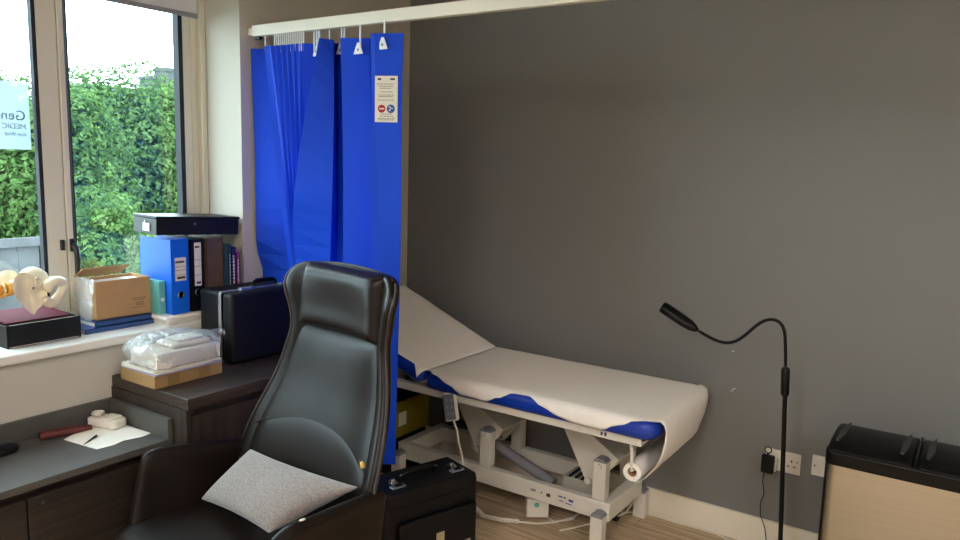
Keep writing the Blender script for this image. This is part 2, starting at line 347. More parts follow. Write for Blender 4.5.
# ------------------------------------------------------------------ outdoors
struct('ground', MB().box(-60, -3.2, -30, 60, -2.7, -2.6), M['grass'])
def tree(loc, rad, hgt, nleaf, lm, lab, grp, ls=.13, lump=26, seed=1):
    rnd = random.Random(seed)
    t = thing('tree' if hgt > 1.2 else 'bush', lab, 'tree' if hgt > 1.2 else 'bush', loc, 0, grp)
    zc = hgt
    if hgt > 1.2:
        tr = MB().tube([(0, 0, -.1), (.05, 0, zc*.5), (.0, .1, zc)], [.05+.05*rad, .04+.04*rad, .02*rad], 10)
        for k in range(5):
            a = k*1.3; tr.tube([(.03, 0, zc*.45+k*.04*rad), (math.cos(a)*rad*.4, math.sin(a)*rad*.4, zc*.75+k*.04*rad), (math.cos(a)*rad*.6, math.sin(a)*rad*.6, zc+.1*k*rad/3)], [.06, .03, .01], 6)
        obj('trunk', tr, M['bark'], t)
    mb = MB(); cl = []
    for k in range(lump):
        while True:
            p = Vector((rnd.uniform(-1, 1), rnd.uniform(-1, 1), rnd.uniform(-1, 1)))
            if .45 < p.length < 1: break
        cl.append((Vector((p.x*rad*.75, p.y*rad*.75, zc + p.z*rad*.85)), rad*rnd.uniform(.24, .42)))
    for k in range(nleaf):
        c, r = cl[rnd.randrange(lump)]
        d = Vector((rnd.gauss(0, 1), rnd.gauss(0, 1), rnd.gauss(0, 1))).normalized()
        p = c + d*r*rnd.uniform(.75, 1.08)
        n = (d + Vector((rnd.gauss(0, .5), rnd.gauss(0, .5), rnd.gauss(0, .5)+.4))).normalized()
        a = n.orthogonal().normalized(); b = n.cross(a); th = rnd.uniform(0, 6.28)
        a, b = a*math.cos(th)+b*math.sin(th), b*math.cos(th)-a*math.sin(th)
        s = ls*rnd.uniform(.6, 1.2)
        i = len(mb.v)
        mb.v += [tuple(p-a*s), tuple(p-b*s*.5+n*s*.1), tuple(p+a*s), tuple(p+b*s*.5+n*s*.1)]
        mb.f.append((i, i+1, i+2, i+3))
    me = bpy.data.meshes.new('foliage'); me.from_pydata(mb.v, [], mb.f); me.materials.append(lm)
    o = bpy.data.objects.new('foliage', me); COL.objects.link(o); o.parent = t
    return t
G0 = -2.6
tree((-19.0, 11.1, G0), 2.8, 3.7, 46000, M['leafA'], 'big leafy green tree beyond the right window pane, just left of the chimneys', None, .08, 42, 3)
tree((-15.5, 7.2, G0), 2.0, 3.7, 34000, M['leafA'], 'leafy green tree beside the window mullion, in front of the taller tree', None, .066, 30, 5)
tree((-23.5, 8.4, G0), 2.6, 4.2, 26000, M['leafA'], 'green tree seen through the left pane above the fence and under the sticker', None, .085, 44, 8)
tree((-25.0, 18.0, G0), 3.0, 2.8, 24000, M['leafA'], 'green tree beyond the window below the chimneys', None, .09, 44, 11)
tree((-9.2, 5.35, G0), .95, 2.7, 20000, M['leafA'], 'low leafy tree in the garden at the foot of the right pane', None, .04, 34, 14)
tree((-8.0, 3.55, G0), .6, 1.9, 8000, M['leafB'], 'yellow green garden shrub in front of the grey fence', None, .035, 18, 17)
fn = thing('garden_fence', 'weathered grey board fence in the garden below the trees', 'fence', (-9.2, 3, G0))
bd = MB()
for k in range(19): bd.box(-9.22, -9.2, -.2+k*.24, -.2+k*.24+.225, G0, .50)
obj('boards', bd, M['fence'], fn, world=True)
obj('rail', MB().box(-9.2, -9.15, -.2, 4.35, .50, .60), M['fence'], fn, world=True)
for yy in (.4, 2.1, 3.75): obj('post', MB().box(-9.19, -9.10, yy, yy+.1, G0, .50), M['fence'], fn, world=True)
hs = thing('house', 'grey rendered house with chimney stacks far beyond the treetops', 'house', (-33, 21, G0))
obj('wall', MB().box(-36, -30, 17, 23.5, G0, 3.3), M['render'], hs, world=True)
obj('roof', MB().prism([(-36.3, 3.3), (-29.7, 3.3), (-33, 4.5)], 'y', 16.8, 23.7, None), M['slate'], hs, world=True)
for (y0, y1, zt) in ((19.25, 19.85, 4.85), (19.95, 21.3, 5.3)):
    ch = obj('chimney', MB().box(-33.3, -32.4, y0*1.07, y1*1.07, 3.2, zt+.2).box(-33.35, -32.35, y0*1.07-.05, y1*1.07+.05, zt+.1, zt+.25), M['render'], hs, world=True)
    for k in range(3):
        yy = y0*1.07+.2+k*(y1-y0-.2)/3
        obj('chimney_pot', MB().cyl((-32.85, yy, zt+.25), (-32.85, yy, zt+.6), .12, 10, .09), M['render'], ch)

# ------------------------------------------------------------------ world and lamps
wd = bpy.data.worlds.new('sky'); scene.world = wd; wd.use_nodes = True; nt = wd.node_tree
bg = nt.nodes['Background']; tc = nt.nodes.new('ShaderNodeTexCoord'); nz = nt.nodes.new('ShaderNodeTexNoise'); nz.inputs['Scale'].default_value = 1.5; nz.inputs['Detail'].default_value = 4
rp = nt.nodes.new('ShaderNodeValToRGB'); rp.color_ramp.elements[0].color = (.66, .82, 1, 1); rp.color_ramp.elements[1].color = (.82, .92, 1, 1)
nt.links.new(tc.outputs['Generated'], nz.inputs[0]); nt.links.new(nz.outputs['Fac'], rp.inputs[0]); nt.links.new(rp.outputs[0], bg.inputs[0]); bg.inputs[1].default_value = 10
PANELS = ((-.3, -2.6), (-.5, -.9), (1.4, .1))
for k, (px, py) in enumerate(PANELS):
    c = thing('ceiling_light', 'long flat LED panel set in the ceiling', 'ceiling light', (px, py, ZC), 0, 'LED ceiling panels')
    obj('frame', MB().box(-.31, .31, -.61, .61, -.022, 0), M['railw'], c)
    obj('diffuser', MB().box(-.285, .285, -.585, .585, -.026, -.0221), M['lampled'], c)

# ------------------------------------------------------------------ curtain rail and curtain
rl = thing('curtain_rail', 'long white curtain rail running above the blue curtain', 'curtain rail', (-2.6, 2.15, 2.09))
obj('track', MB().box(-2.655, XR, 2.155, 2.185, 2.096, 2.141), M['railw'], rl, bevel=.003, world=True)
obj('bracket', MB().box(WL, -2.650, 2.162, 2.178, 2.104, 2.132), M['railw'], rl, world=True)
obj('end_stop', MB().box(-2.64, -2.615, 2.162, 2.178, 2.084, 2.096), M['black'], rl, world=True)
# stations: (y, x top, x at 1.1 m, x at bottom)
ST = [(2.150, -2.658, -2.643, -2.621), (2.195, -2.60, -2.50, -2.44), (2.120, -2.541, -2.398, -2.345), (2.128, -2.518, -2.376, -2.325)]
for k in range(1, 23):
    t = k/23; y = 2.130 if k % 2 else 2.1385
    ST.append((y + .008*t, -2.512+t*.178 + (-.001 if k % 2 else .001), -2.372+t*.05, -2.322+t*.05))
ST += [(2.140, -2.333, -2.318, -2.266), (2.20, -2.262, -2.305, -2.270), (2.070, -2.176, -2.290, -2.268), (2.13, -2.152, -2.164, -2.148), (2.205, -2.215, -2.205, -2.19), (2.19, -2.160, -2.145, -2.127),
       (2.205, -2.12, -2.10, -2.09), (2.110, -2.092, -2.073, -2.043), (2.165, -1.994, -1.960, -1.931), (2.19, -1.985, -1.95, -1.92), (2.080, -1.916, -1.894, -1.882), (2.088, -1.900, -1.872, -1.862), (2.13, -1.800, -1.807, -1.812)]
def cx(i, z):
    y, a, b, c = ST[i]
    if z > 1.1:
        t = (2.03-z)/.93; x = a+(b-a)*t
        if i == 26+2:   # the flap edge swings outwards part way down
            x = a + (b-a)*min(1, t*1.35) - .035*math.sin(math.pi*min(1, t*.9))
    else: x = b+(c-b)*(1.1-z)/.68
    x, y = x - .018, y + .02
    if i <= 31 and z < 1.5:   # the lower left part hangs pushed back by the briefcase and cabinet
        t = min(1, (1.5-z)/.4) if i else max(0, min(1, (1.25-z)/.16)); t = t*t*(3-2*t); y2 = max(y, 2.218 + (y-2.16)*.5); x = max(-2.682, x - (y2-y)*1.1*t); y += (y2-y)*t
    return x, y + .004*math.sin(z*5+i*1.7)
NR = 24
cu = thing('privacy_curtain', 'bright blue pleated hospital curtain bunched at the left end of the rail', 'curtain', (-2.25, 2.15, 0))
cm = MB()
for j in range(NR+1):
    z = 2.050 - (2.050-.425)*j/NR
    for i in range(len(ST)):
        x, y = cx(i, z); cm.v.append((x, y, z))
n = len(ST)
cm.f = [(j*n+i, j*n+i+1, (j+1)*n+i+1, (j+1)*n+i) for j in range(NR) for i in range(n-1)]
co = obj('cloth', cm, M['curtain'], cu, solid=.0016, world=True, flat=True)
tri = lambda c, s: [(c[0]-s, c[1]-s*.8), (c[0]+s, c[1]-s*.8), (c[0]+s*.25, c[1]+s*.9), (c[0]-s*.25, c[1]+s*.9)]
for (x, y, z) in ((-2.298, 2.190, 2.022), (-2.176, 2.198, 2.024), (-2.042, 2.157, 2.012), (-1.886, 2.118, 2.015)):
    hk = obj('hook_plate', MB().prism(tri((x, z-.002), .025), 'y', y-.006, y-.003), M['hook'], cu, bevel=.002, world=True)
    obj('rivet', MB().cyl((x, y-.009, z-.006), (x, y-.006, z-.006), .005, 10), M['greycap'], hk, world=True)
    obj('hook', MB().box(x-.003, x+.003, y+.004, y+.009, z, 2.097), M['hook'], cu, world=True)
for k in range(15):
    x = -2.52+k*.0122
    obj('hook', MB().box(x, x+.003, 2.16, 2.166, 2.022, 2.097), M['hook'], cu, world=True)
for x in (-2.30, -2.285, -2.27, -2.215, -2.15, -2.135, -2.59): obj('hook', MB().box(x, x+.004, 2.17, 2.176, 2.018, 2.097), M['hook'], cu, world=True)
# the information label sewn to the outermost fold
lr = Vector((-1.800+1.900, 2.13-2.088, 0)).normalized(); lu = Vector((-.004, 0, 1)).normalized(); ln = Vector((lr.y, -lr.x, 0))
L0 = Vector((-1.914, 2.1085, 1.735)) + ln*.004; LW, LH = .086, .165
def lp(a, b, d=0): return L0 + lr*a + lu*b + ln*d
def lbox(m, a0, a1, b0, b1, d0, d1):
    m.add([lp(a, b, d) for d in (d0, d1) for b in (b0, b1) for a in (a0, a1)], [(0,2,3,1),(4,5,7,6),(0,1,5,4),(1,3,7,5),(3,2,6,7),(2,0,4,6)]); return m
lb = obj('care_label', lbox(MB(), 0, LW, 0, LH, -.001, .001), M['label'], cu, world=True); lb['label'] = 'white printed care label with red and blue symbols'
pr = MB(); rnd = random.Random(2)
for (b, wd_) in ((.135, .07), (.127, .055), (.12, .048), (.107, .05), (.096, .062), (.090, .058), (.078, .066), (.028, .04), (.020, .05), (.012, .064), (.007, .06)):
    a = (LW-wd_)/2
    while a < (LW+wd_)/2-.004:
        ww = rnd.uniform(.003, .009); lbox(pr, a, a+ww, b, b+.0022, .001, .0014); a += ww+.002
lbox(pr, .010, .024, .150, .157, .001, .0014); lbox(pr, .058, .076, .150, .157, .001, .0014)
obj('printing', pr, M['ink'], lb, world=True)
obj('no_entry_symbol', MB().cyl(lp(.026, .048, .001), lp(.026, .048, .0016), .0145, 24), M['inkred'], lb, world=True)
obj('symbol_bar', lbox(MB(), .0165, .0355, .0455, .0505, .0016, .002), M['label'], lb, world=True)
obj('mandatory_symbol', MB().cyl(lp(.061, .048, .001), lp(.061, .048, .0016), .0155, 24), M['inkblue'], lb, world=True)
wv = MB()
lbox(wv, .054, .060, .040, .046, .0016, .002); lbox(wv, .058, .070, .048, .051, .0016, .002); lbox(wv, .052, .062, .053, .056, .0016, .002)
obj('symbol_figure', wv, M['label'], lb, world=True)

# ------------------------------------------------------------------ examination couch
ec = thing('examination_couch', 'electric examination couch with blue vinyl mattress, raised backrest and white steel base', 'examination couch', (-1.75, 2.85, 0))
def W(name, mb, m, par=ec, **k): return obj(name, mb, m, par, world=True, **k)
XH = -2.005
def rp_(x0, x1, y0, y1, r, corners):
    out = []
    for (cx_, cy_, a0, on) in ((x1-r, y1-r, 0, corners[0]), (x0+r, y1-r, 90, corners[1]), (x0+r, y0+r, 180, corners[2]), (x1-r, y0+r, 270, corners[3])):
        if on: out += [(cx_+r*math.cos(R(a0+k*15)), cy_+r*math.sin(R(a0+k*15))) for k in range(7)]
        else: out.append({0: (x1, y1), 90: (x0, y1), 180: (x0, y0), 270: (x1, y0)}[a0])
    return out
W('mattress', MB().prism(rp_(XH+.003, -.938, 2.535, 3.135, .06, (1, 0, 0, 1)), 'z', .600, .678), M['vinyl'], bevel=.032, seg=5)
BA = R(22); Mb = Matrix.Translation((XH, 0, .678)) @ Matrix.Rotation(BA, 4, 'Y')   # local -x runs up the backrest
W('backrest', MB().prism(rp_(-.69, -.004, 2.535, 3.135, .06, (0, 1, 1, 0)), 'z', -.074, 0, Mb), M['vinyl'], bevel=.032, seg=5)
for y in (2.60, 3.05): W('backrest_support', MB().box(-.6, -.02, y, y+.03, -.105, -.075, Mb), M['couchmetal'])
W('deck_board', MB().box(-2.0, -.99, 2.575, 3.10, .590, .602), M['blackmatte'])
W('upper_frame', MB().box(-2.58, -1.0, 2.570, 2.605, .565, .600).box(-2.58, -1.0, 3.07, 3.105, .565, .600).box(-2.58, -2.54, 2.6, 3.07, .565, .6).box(-1.05, -1.0, 2.6, 3.07, .565, .6), M['couchmetal'], bevel=.004)
fr = MB().box(-2.36, -1.205, 2.785, 2.825, .12, .20).box(-2.36, -1.205, 3.10, 3.14, .12, .20).box(-1.255, -1.205, 2.82, 3.10, .12, .20).box(-2.36, -2.31, 2.82, 3.10, .12, .20)
bf = W('base_frame', fr, M['couchmetal'], bevel=.005)
tx = W('rating_label', MB().box(-1.46, -1.36, 2.7842, 2.785, .135, .182), M['label'], bf)
mk = MB(); rnd = random.Random(4)
for (x, z, a, b) in ((-1.445, .168, .02, .006), (-1.42, .168, .012, .006), (-1.395, .160, .022, .010), (-1.44, .150, .02, .004), (-1.41, .146, .03, .004)): mk.box(x, x+a, 2.7836, 2.7843, z, z+b)
W('printing', mk, M['inkblue'], tx)
W('marking', MB().box(-1.585, -1.56, 2.7842, 2.785, .158, .168), M['greycap'], bf)
W('marking', MB().box(-1.505, -1.485, 2.7842, 2.785, .152, .167), M['ink'], bf)
W('marking', MB().cyl((-1.53, 2.7842, .162), (-1.53, 2.785, .162), .004, 10), M['ink'], bf)
for k in range(2): W('marking', MB().box(-1.165+k*.016, -1.156+k*.016, 2.5692, 2.57, .576, .590), M['ink'])
for (x, y, h) in ((-1.268, 2.735, .150), (-1.245, 3.142, .12), (-2.36, 2.735, .150), (-2.36, 3.142, .12)):
    lg = W('leg', MB().box(x, x+.055, y, y+.048, 0, h+.004), M['couchmetal'], bevel=.003)
    cap = [(x + .0275 + .0275*math.cos(R(a)), h + .020*math.sin(R(a))) for a in range(0, 181, 15)]
    W('leg_cap', MB().prism(cap, 'y', y-.001, y+.049), M['greycap'], lg)
for sx in (0, -.58):
    for y in (2.795, 3.075):
        x = -1.293+sx
        ps = W('post', MB().box(x, x+.058, y, y+.045, .20, .366), M['couchmetal'], bevel=.003)
        cap = [(x + .029 + .029*math.cos(R(a)), .366 + .018*math.sin(R(a))) for a in range(0, 181, 15)]
        W('post_cap', MB().prism(cap, 'y', y-.001, y+.046), M['greycap'], ps)
        W('bolt', MB().cyl((x+.029, y-.012, .348), (x+.029, y, .348), .012, 14), M['plasticw'], ps)
    W('cross_tube', MB().box(-1.285+sx, -1.245+sx, 2.84, 3.075, .335, .365), M['couchmetal'], bevel=.003)
    for y in (2.855, 3.045):
        pl = W('swing_plate', MB().prism([(-1.50+sx, .565), (-1.46+sx, .53), (-1.205+sx, .372), (-1.23+sx, .33), (-1.325+sx, .232), (-1.352+sx, .236), (-1.53+sx, .565)], 'y', y, y+.012), M['couchmetal'], bevel=.002)
        W('pivot', MB().cyl((-1.338+sx, y-.016, .25), (-1.338+sx, y+.02, .25), .015, 14), M['plasticw'], pl)
    W('swing_beam', MB().prism([(-1.50+sx, .565), (-1.46+sx, .53), (-1.205+sx, .372), (-1.215+sx, .355), (-1.49+sx, .52), (-1.53+sx, .565)], 'y', 2.867, 3.045), M['couchmetal'])
W('caster_wheel', MB().cyl((-1.30, 3.05, .028), (-1.275, 3.05, .028), .028, 20).cyl((-1.33, 3.05, .028), (-1.305, 3.05, .028), .028, 20).cyl((-1.302, 3.06, .03), (-1.302, 3.10, .12), .009, 8), M['blackmatte'])
ac = W('lift_motor', MB().cyl((-1.92, 2.95, .26), (-1.56, 2.95, .14), .026, 18), M['greycap'])
W('motor_rod', MB().cyl((-2.15, 2.95, .335), (-1.92, 2.95, .26), .012, 12), M['blackmatte'], ac)
W('motor_housing', MB().box(-1.47, -1.31, 2.86, 3.0, .14, .235), mat('motor_grey', '#aaa89f', .5, var=.03), bevel=.01)
W('housing_rib', MB().box(-1.44, -1.43, 2.862, 2.99, .235, .242).box(-1.41, -1.40, 2.862, 2.99, .235, .242).box(-1.38, -1.37, 2.862, 2.99, .235, .242), M['blackmatte'])
Mc = Matrix.Translation((-1.60, 2.87, .068)) @ Matrix.Rotation(R(35), 4, 'Z') @ Matrix.Rotation(R(6), 4, 'X')
cb = W('control_box', MB().box(-.05, .05, -.06, .06, -.045, .045, Mc), M['plasticw'], bevel=.004)
W('control_logo', MB().cyl(Mc @ Vector((-.005, -.0605, .02)), Mc @ Vector((-.005, -.0615, .02)), .012, 16), M['teal'], cb)
W('cable', MB().tube([(-1.58, 2.93, .03), (-1.56, 2.88, .008), (-1.50, 2.86, .006), (-1.44, 2.92, .01), (-1.40, 2.98, .06), (-1.42, 2.97, .13)], .004, 6), M['plasticw'])
W('cable', MB().tube([(-1.44, 2.80, .006), (-1.38, 2.90, .006), (-1.30, 3.04, .01), (-1.24, 3.06, .05), (-1.22, 3.08, .10)], .004, 6), M['plasticw'])
sp = []
for k in range(160):
    t = k/159; th = t*2*math.pi*26
    P = [(-1.94, 2.84, .07), (-1.86, 2.74, .02), (-1.77, 2.69, .018), (-1.69, 2.71, .016), (-1.62, 2.75, .014)]
    q = t*4; i = min(3, int(q)); c = Vector(P[i]).lerp(Vector(P[i+1]), q-i)
    sp.append(c+Vector((.006*math.sin(th), .006*math.sin(th), .008*math.cos(th))))
W('spiral_cable', MB().tube(sp, .0035, 5), M['plasticw'])
W('cable', MB().tube([(-1.62, 2.75, .012), (-1.55, 2.79, .008), (-1.49, 2.86, .007), (-1.45, 2.95, .007), (-1.41, 3.0, .05), (-1.40, 2.98, .14)], .004, 6), M['plasticw'])
for k, y in enumerate((2.635, 3.10)):
    W('roll_holder', MB().tube([(-1.045, 2.585 if k == 0 else 3.09, .57), (-1.048, y-.03 if k == 0 else y+.02, .52), (-1.043, y-.035 if k == 0 else y+.03, .455), (-1.041, y+.02 if k == 0 else y-.02, .448)], .007, 8), M['plasticw'])
# paper roll and the sheet pulled over the couch
pp = thing('paper_roll', 'white couch paper pulled over the blue couch from a roll under its foot end', 'paper roll', (-1.04, 2.85, .45))
rr, RC = .036, Vector((-1.041, 0, .448))
W('roll', MB().pipe((RC.x, 2.60, RC.z), (RC.x, 3.12, RC.z), rr, .019, 36), M['couchpaper'], pp)
W('cardboard_core', MB().pipe((RC.x, 2.604, RC.z), (RC.x, 3.116, RC.z), .0195, .016, 24), M['card'], pp)
DX = [(-2.0, .0), (-1.95, .025), (-1.86, .055), (-1.80, .085), (-1.68, .092), (-1.61, .060), (-1.54, .026), (-1.47, .024), (-1.40, .055), (-1.33, .078), (-1.26, .094), (-1.15, .094), (-1.08, .058), (-1.02, .024), (-.97, .010), (-.945, .004), (-.93, 0)]
def dx(x):
    if x <= DX[0][0]: return DX[0][1]
    for (a, da), (b, db) in zip(DX, DX[1:]):
        if x <= b:
            t = (x-a)/(b-a); t = t*t*(3-2*t); return da+(db-da)*t
    return 0
FP = [(2.565, .0045), (2.548, .001), (2.537, -.008), (2.531, -.020), (2.5295, -.040), (2.531, -.058), (2.540, -.075), (2.548, -.09)]
def front(d, t):   # t 0..1 along the overhang of arc length d
    s = d*t; y, z = FP[0]
    for (a, b), (c, e) in zip(FP, FP[1:]):
        l = math.hypot(c-a, e-b)
        if s <= l: return (a+(c-a)*s/l, b+(e-b)*s/l)
        s -= l; y, z = c, e
    return (y, z)
def ripple(x, y): return .0018*noise.noise(Vector((x*9, y*7, 3))) + .0010*noise.noise(Vector((x*30, y*22, 8)))
pm = MB(); NY, NF = 26, 8
path = [(XH + (1.034)*k/46, .678) for k in range(47)]
path += [(-0.954, .674), (-0.941, .662), (-0.935, .640), (-0.937, .60), (-0.946, .555), (-0.960, .51), (-0.971, .470), (-0.996, .432), (-1.014, .417), (-1.037, .4095)]
for k, (px, pz) in enumerate(path):
    e = max(0, k-42)/14; d = dx(px) if k < 47 else 0
    yb, yf = 3.138 - .0*e, FP[0][0] + .03*min(1, e)
    out = Vector((0, 0, 1))
    if k >= 46: out = Vector((.9, 0, .35)).normalized()*min(1, (k-45)/3)
    for j in range(NY+1):
        y = yb + (yf-yb)*j/NY
        xs = .024*(j/NY)*max(0, min(1, (k-40)/7))*(1 if k < 53 else .3)
        h = ripple(px if k < 47 else px - (k-46)*.04, y)
        z = pz + .0045 + h - (.012 if j == 0 and k < 46 else 0); p = Vector((px+xs, y, z)) if k < 46 else Vector((px+xs, y, pz+.004)) + out*(h+.002)
        pm.v.append(tuple(p))
    for j in range(1, NF+1):
        if k < 47:
            y, z = front(max(d, .003), j/NF); y += .0
            pm.v.append((px+xs, y - .0015, pz + z))
        else:
            pm.v.append((px+xs, yf-.0005*j, pz+.004))
nn = NY+NF+1
pm.f = [(k*nn+j, k*nn+j+1, (k+1)*nn+j+1, (k+1)*nn+j) for k in range(len(path)-1) for j in range(nn-1)]
W('paper_sheet', pm, M['couchpaper'], pp, solid=.0006)
pm = MB()   # part over the backrest
for k in range(31):
    t = k/30; lx = -.002 - t*.66; d = .012 + .035*math.sin(math.pi*min(1, max(0, t)))*0 + (.055*math.exp(-((t-.0)/.035)**2)) + .015*math.sin(t*5) + .05*max(0, t-.5)
    for j in range(NY+1):
        y = 3.138 + (2.565-3.138)*j/NY
        pm.v.append(tuple(Mb @ Vector((lx, y, .0045+ripple(lx+5, y)*1.6 - (.012 if j == 0 else 0)))))
    for j in range(1, NF+1):
        y, z = front(d, j/NF); pm.v.append(tuple(Mb @ Vector((lx - .02*j/NF, y-.0015, z))))
pm.f = [(k*nn+j, k*nn+j+1, (k+1)*nn+j+1, (k+1)*nn+j) for k in range(30) for j in range(nn-1)]
W('paper_sheet', pm, M['couchpaper'], pp, solid=.0006)
# hand control hanging on the frame
hs_ = thing('hand_control', 'grey and white hand control hooked on the couch frame', 'remote control', (-1.87, 2.55, .55))
Mh = Matrix.Translation((-1.862, 2.548, .548)) @ Matrix.Rotation(R(-14), 4, 'Y') @ Matrix.Rotation(R(12), 4, 'Z') @ Matrix.Rotation(R(-6), 4, 'X')
W('casing', MB().box(-.032, .032, -.012, .010, -.062, .062, Mh), M['plasticw'], hs_, bevel=.009, seg=4)
W('keypad', MB().box(-.026, .024, -.0145, -.0115, -.054, .054, Mh), M['handset'], hs_, bevel=.006)
bt = [MB().cyl(Mh @ Vector((sx, -.0145, sz)), Mh @ Vector((sx, -.0165, sz)), .006, 12) for sx in (-.012, .010) for sz in (-.03, .0, .03)]
for b_ in bt: W('button', b_, M['greycap'], hs_)
W('hook', MB().tube([Mh @ Vector((.022, .010, .04)), (-1.845, 2.562, .60), (-1.845, 2.572, .612), (-1.845, 2.60, .606)], .004, 6), M['chrome'], hs_)
W('cord', MB().tube([Mh @ Vector((.004, 0, -.062)), (-1.826, 2.545, .45), (-1.815, 2.545, .40), (-1.80, 2.55, .34), (-1.80, 2.58, .22), (-1.86, 2.62, .10)], .0045, 8), M['plasticw'], hs_)
# yellow storage crate and dark bag behind
yc = thing('yellow_bin', 'yellow plastic crate with a white label on the floor under the backrest', 'crate', (-2.38, 2.95, 0))
cr = MB().box(-2.52, -2.37, 2.76, 3.05, .21, .40)
W('crate_body', cr, M['yellow'], yc, bevel=.01)
W('label_sheet', MB().box(-2.3695, -2.369, 2.80, 2.86, .27, .34), M['label'], yc)
W('dark_lid', MB().box(-2.53, -2.365, 2.755, 3.055, .40, .425), M['blackmatte'], yc, bevel=.005)
W('stand', MB().box(-2.51, -2.38, 2.80, 3.03, 0, .21), M['blackmatte'], yc)

# ------------------------------------------------------------------ pilot case
pc = thing('pilot_case', 'black leather pilot case standing on the floor between armchair and couch', 'case', (-1.728, 2.165, 0), R(-17.5))
cw, cdp, chh = .43, .20, .395
obj('body', MB().box(-cdp/2, cdp/2, -cw/2, cw/2, .012, chh), M['blackmatte'], pc, bevel=.022, seg=4)
obj('lid_flap', MB().box(-cdp/2+.004, cdp/2+.004, -cw/2+.01, cw/2-.01, chh-.055, chh+.008), M['blackmatte'], pc, bevel=.014, seg=4)
fp = obj('front_pocket', MB().box(cdp/2, cdp/2+.022, -cw/2+.055, cw/2-.02, .03, chh-.105), M['blackmatte'], pc, bevel=.01)
for (y, z, s) in ((.02, .195, .018), (.15, .135, .013)):
    obj('badge', MB().box(cdp/2+.0215, cdp/2+.024, y-s, y+s, z-s*1.1, z+s*1.1).box(cdp/2+.0235, cdp/2+.027, y-s*.4, y+s*.4, z-s*.3, z+s*.5), mat('badge_metal', '#c9bd9c', .4, .5, var=.05), pc)
for y in (-.155, .115):
    lk = obj('combination_lock', MB().box(.035, .062, y, y+.06, chh+.007, chh+.014), M['silver'], pc, bevel=.003)
    obj('number_dials', MB().box(.040, .057, y+.02, y+.05, chh+.0135, chh+.0165), M['blackmatte'], lk)
    obj('latch', MB().box(.0, .03, y+.015, y+.045, chh+.007, chh+.018).cyl((.012, y+.02, chh+.02), (.012, y+.04, chh+.02), .007, 10), M['chrome'], pc, bevel=.002)
hd = MB().tube([(-.0, -.075, chh+.006), (-.0, -.07, chh+.022), (-.0, -.05, chh+.032), (-.0, .05, chh+.032), (-.0, .07, chh+.022), (-.0, .075, chh+.006)], [.006, .008, .011, .011, .008, .006], 10)
obj('handle', hd, M['blackmatte'], pc)
for y in (-.078, .078): obj('handle_ring', MB().ring((0, y, chh+.014), (1, 0, 0), .012, .004, 16, 6), M['chrome'], pc)
for y in (-.17, .17):
    obj('foot', MB().box(-.08, .08, y-.015, y+.015, 0, .013), M['black'], pc)

# ------------------------------------------------------------------ armchair
ch = thing('leather_armchair', 'dark brown leather high-back armchair with winged headrest and arms', 'armchair', (-1.78, 1.45, 0), R(-9.8))
def itp(tab, z):
    if z <= tab[0][0]: return tab[0][1]
    for i in range(len(tab)-1):
        (a, va), (b, vb) = tab[i], tab[i+1]
        if z <= b:
            h = b-a; t = (z-a)/h
            m0 = (vb-tab[i-1][1])/(b-tab[i-1][0]) if i else (vb-va)/h
            m1 = (tab[i+2][1]-va)/(tab[i+2][0]-a) if i+2 < len(tab) else (vb-va)/h
            return (2*t**3-3*t*t+1)*va + (t**3-2*t*t+t)*h*m0 + (3*t*t-2*t**3)*vb + (t**3-t*t)*h*m1
    return tab[-1][1]
HW = [(.25, .30), (.45, .335), (.60, .362), (.70, .350), (.85, .305), (.97, .270), (1.03, .256), (1.08, .264), (1.13, .280), (1.17, .292), (1.20, .290), (1.225, .272), (1.247, .232)]
YB = [(.25, .13), (.45, .155), (.60, .20), (.70, .238), (.85, .300), (1.0, .338), (1.1, .357), (1.18, .355), (1.25, .348)]
WG = [(.25, .05), (.6, .06), (.8, .055), (1.0, .06), (1.08, .075), (1.16, .085), (1.22, .05), (1.25, .02)]
def shell(u_, v_):
    z = .25 + v_*(1.247-.25); s = u_*2-1; h = itp(HW, z)
    return (s*h, itp(YB, z) - itp(WG, z)*abs(s)**2.6, z + (.008*(1-s*s) if v_ > .97 else 0))
obj('shell_back', MB().grid(shell, 18, 40), M['leather'], ch, solid=.040, offs=0, sub=1)
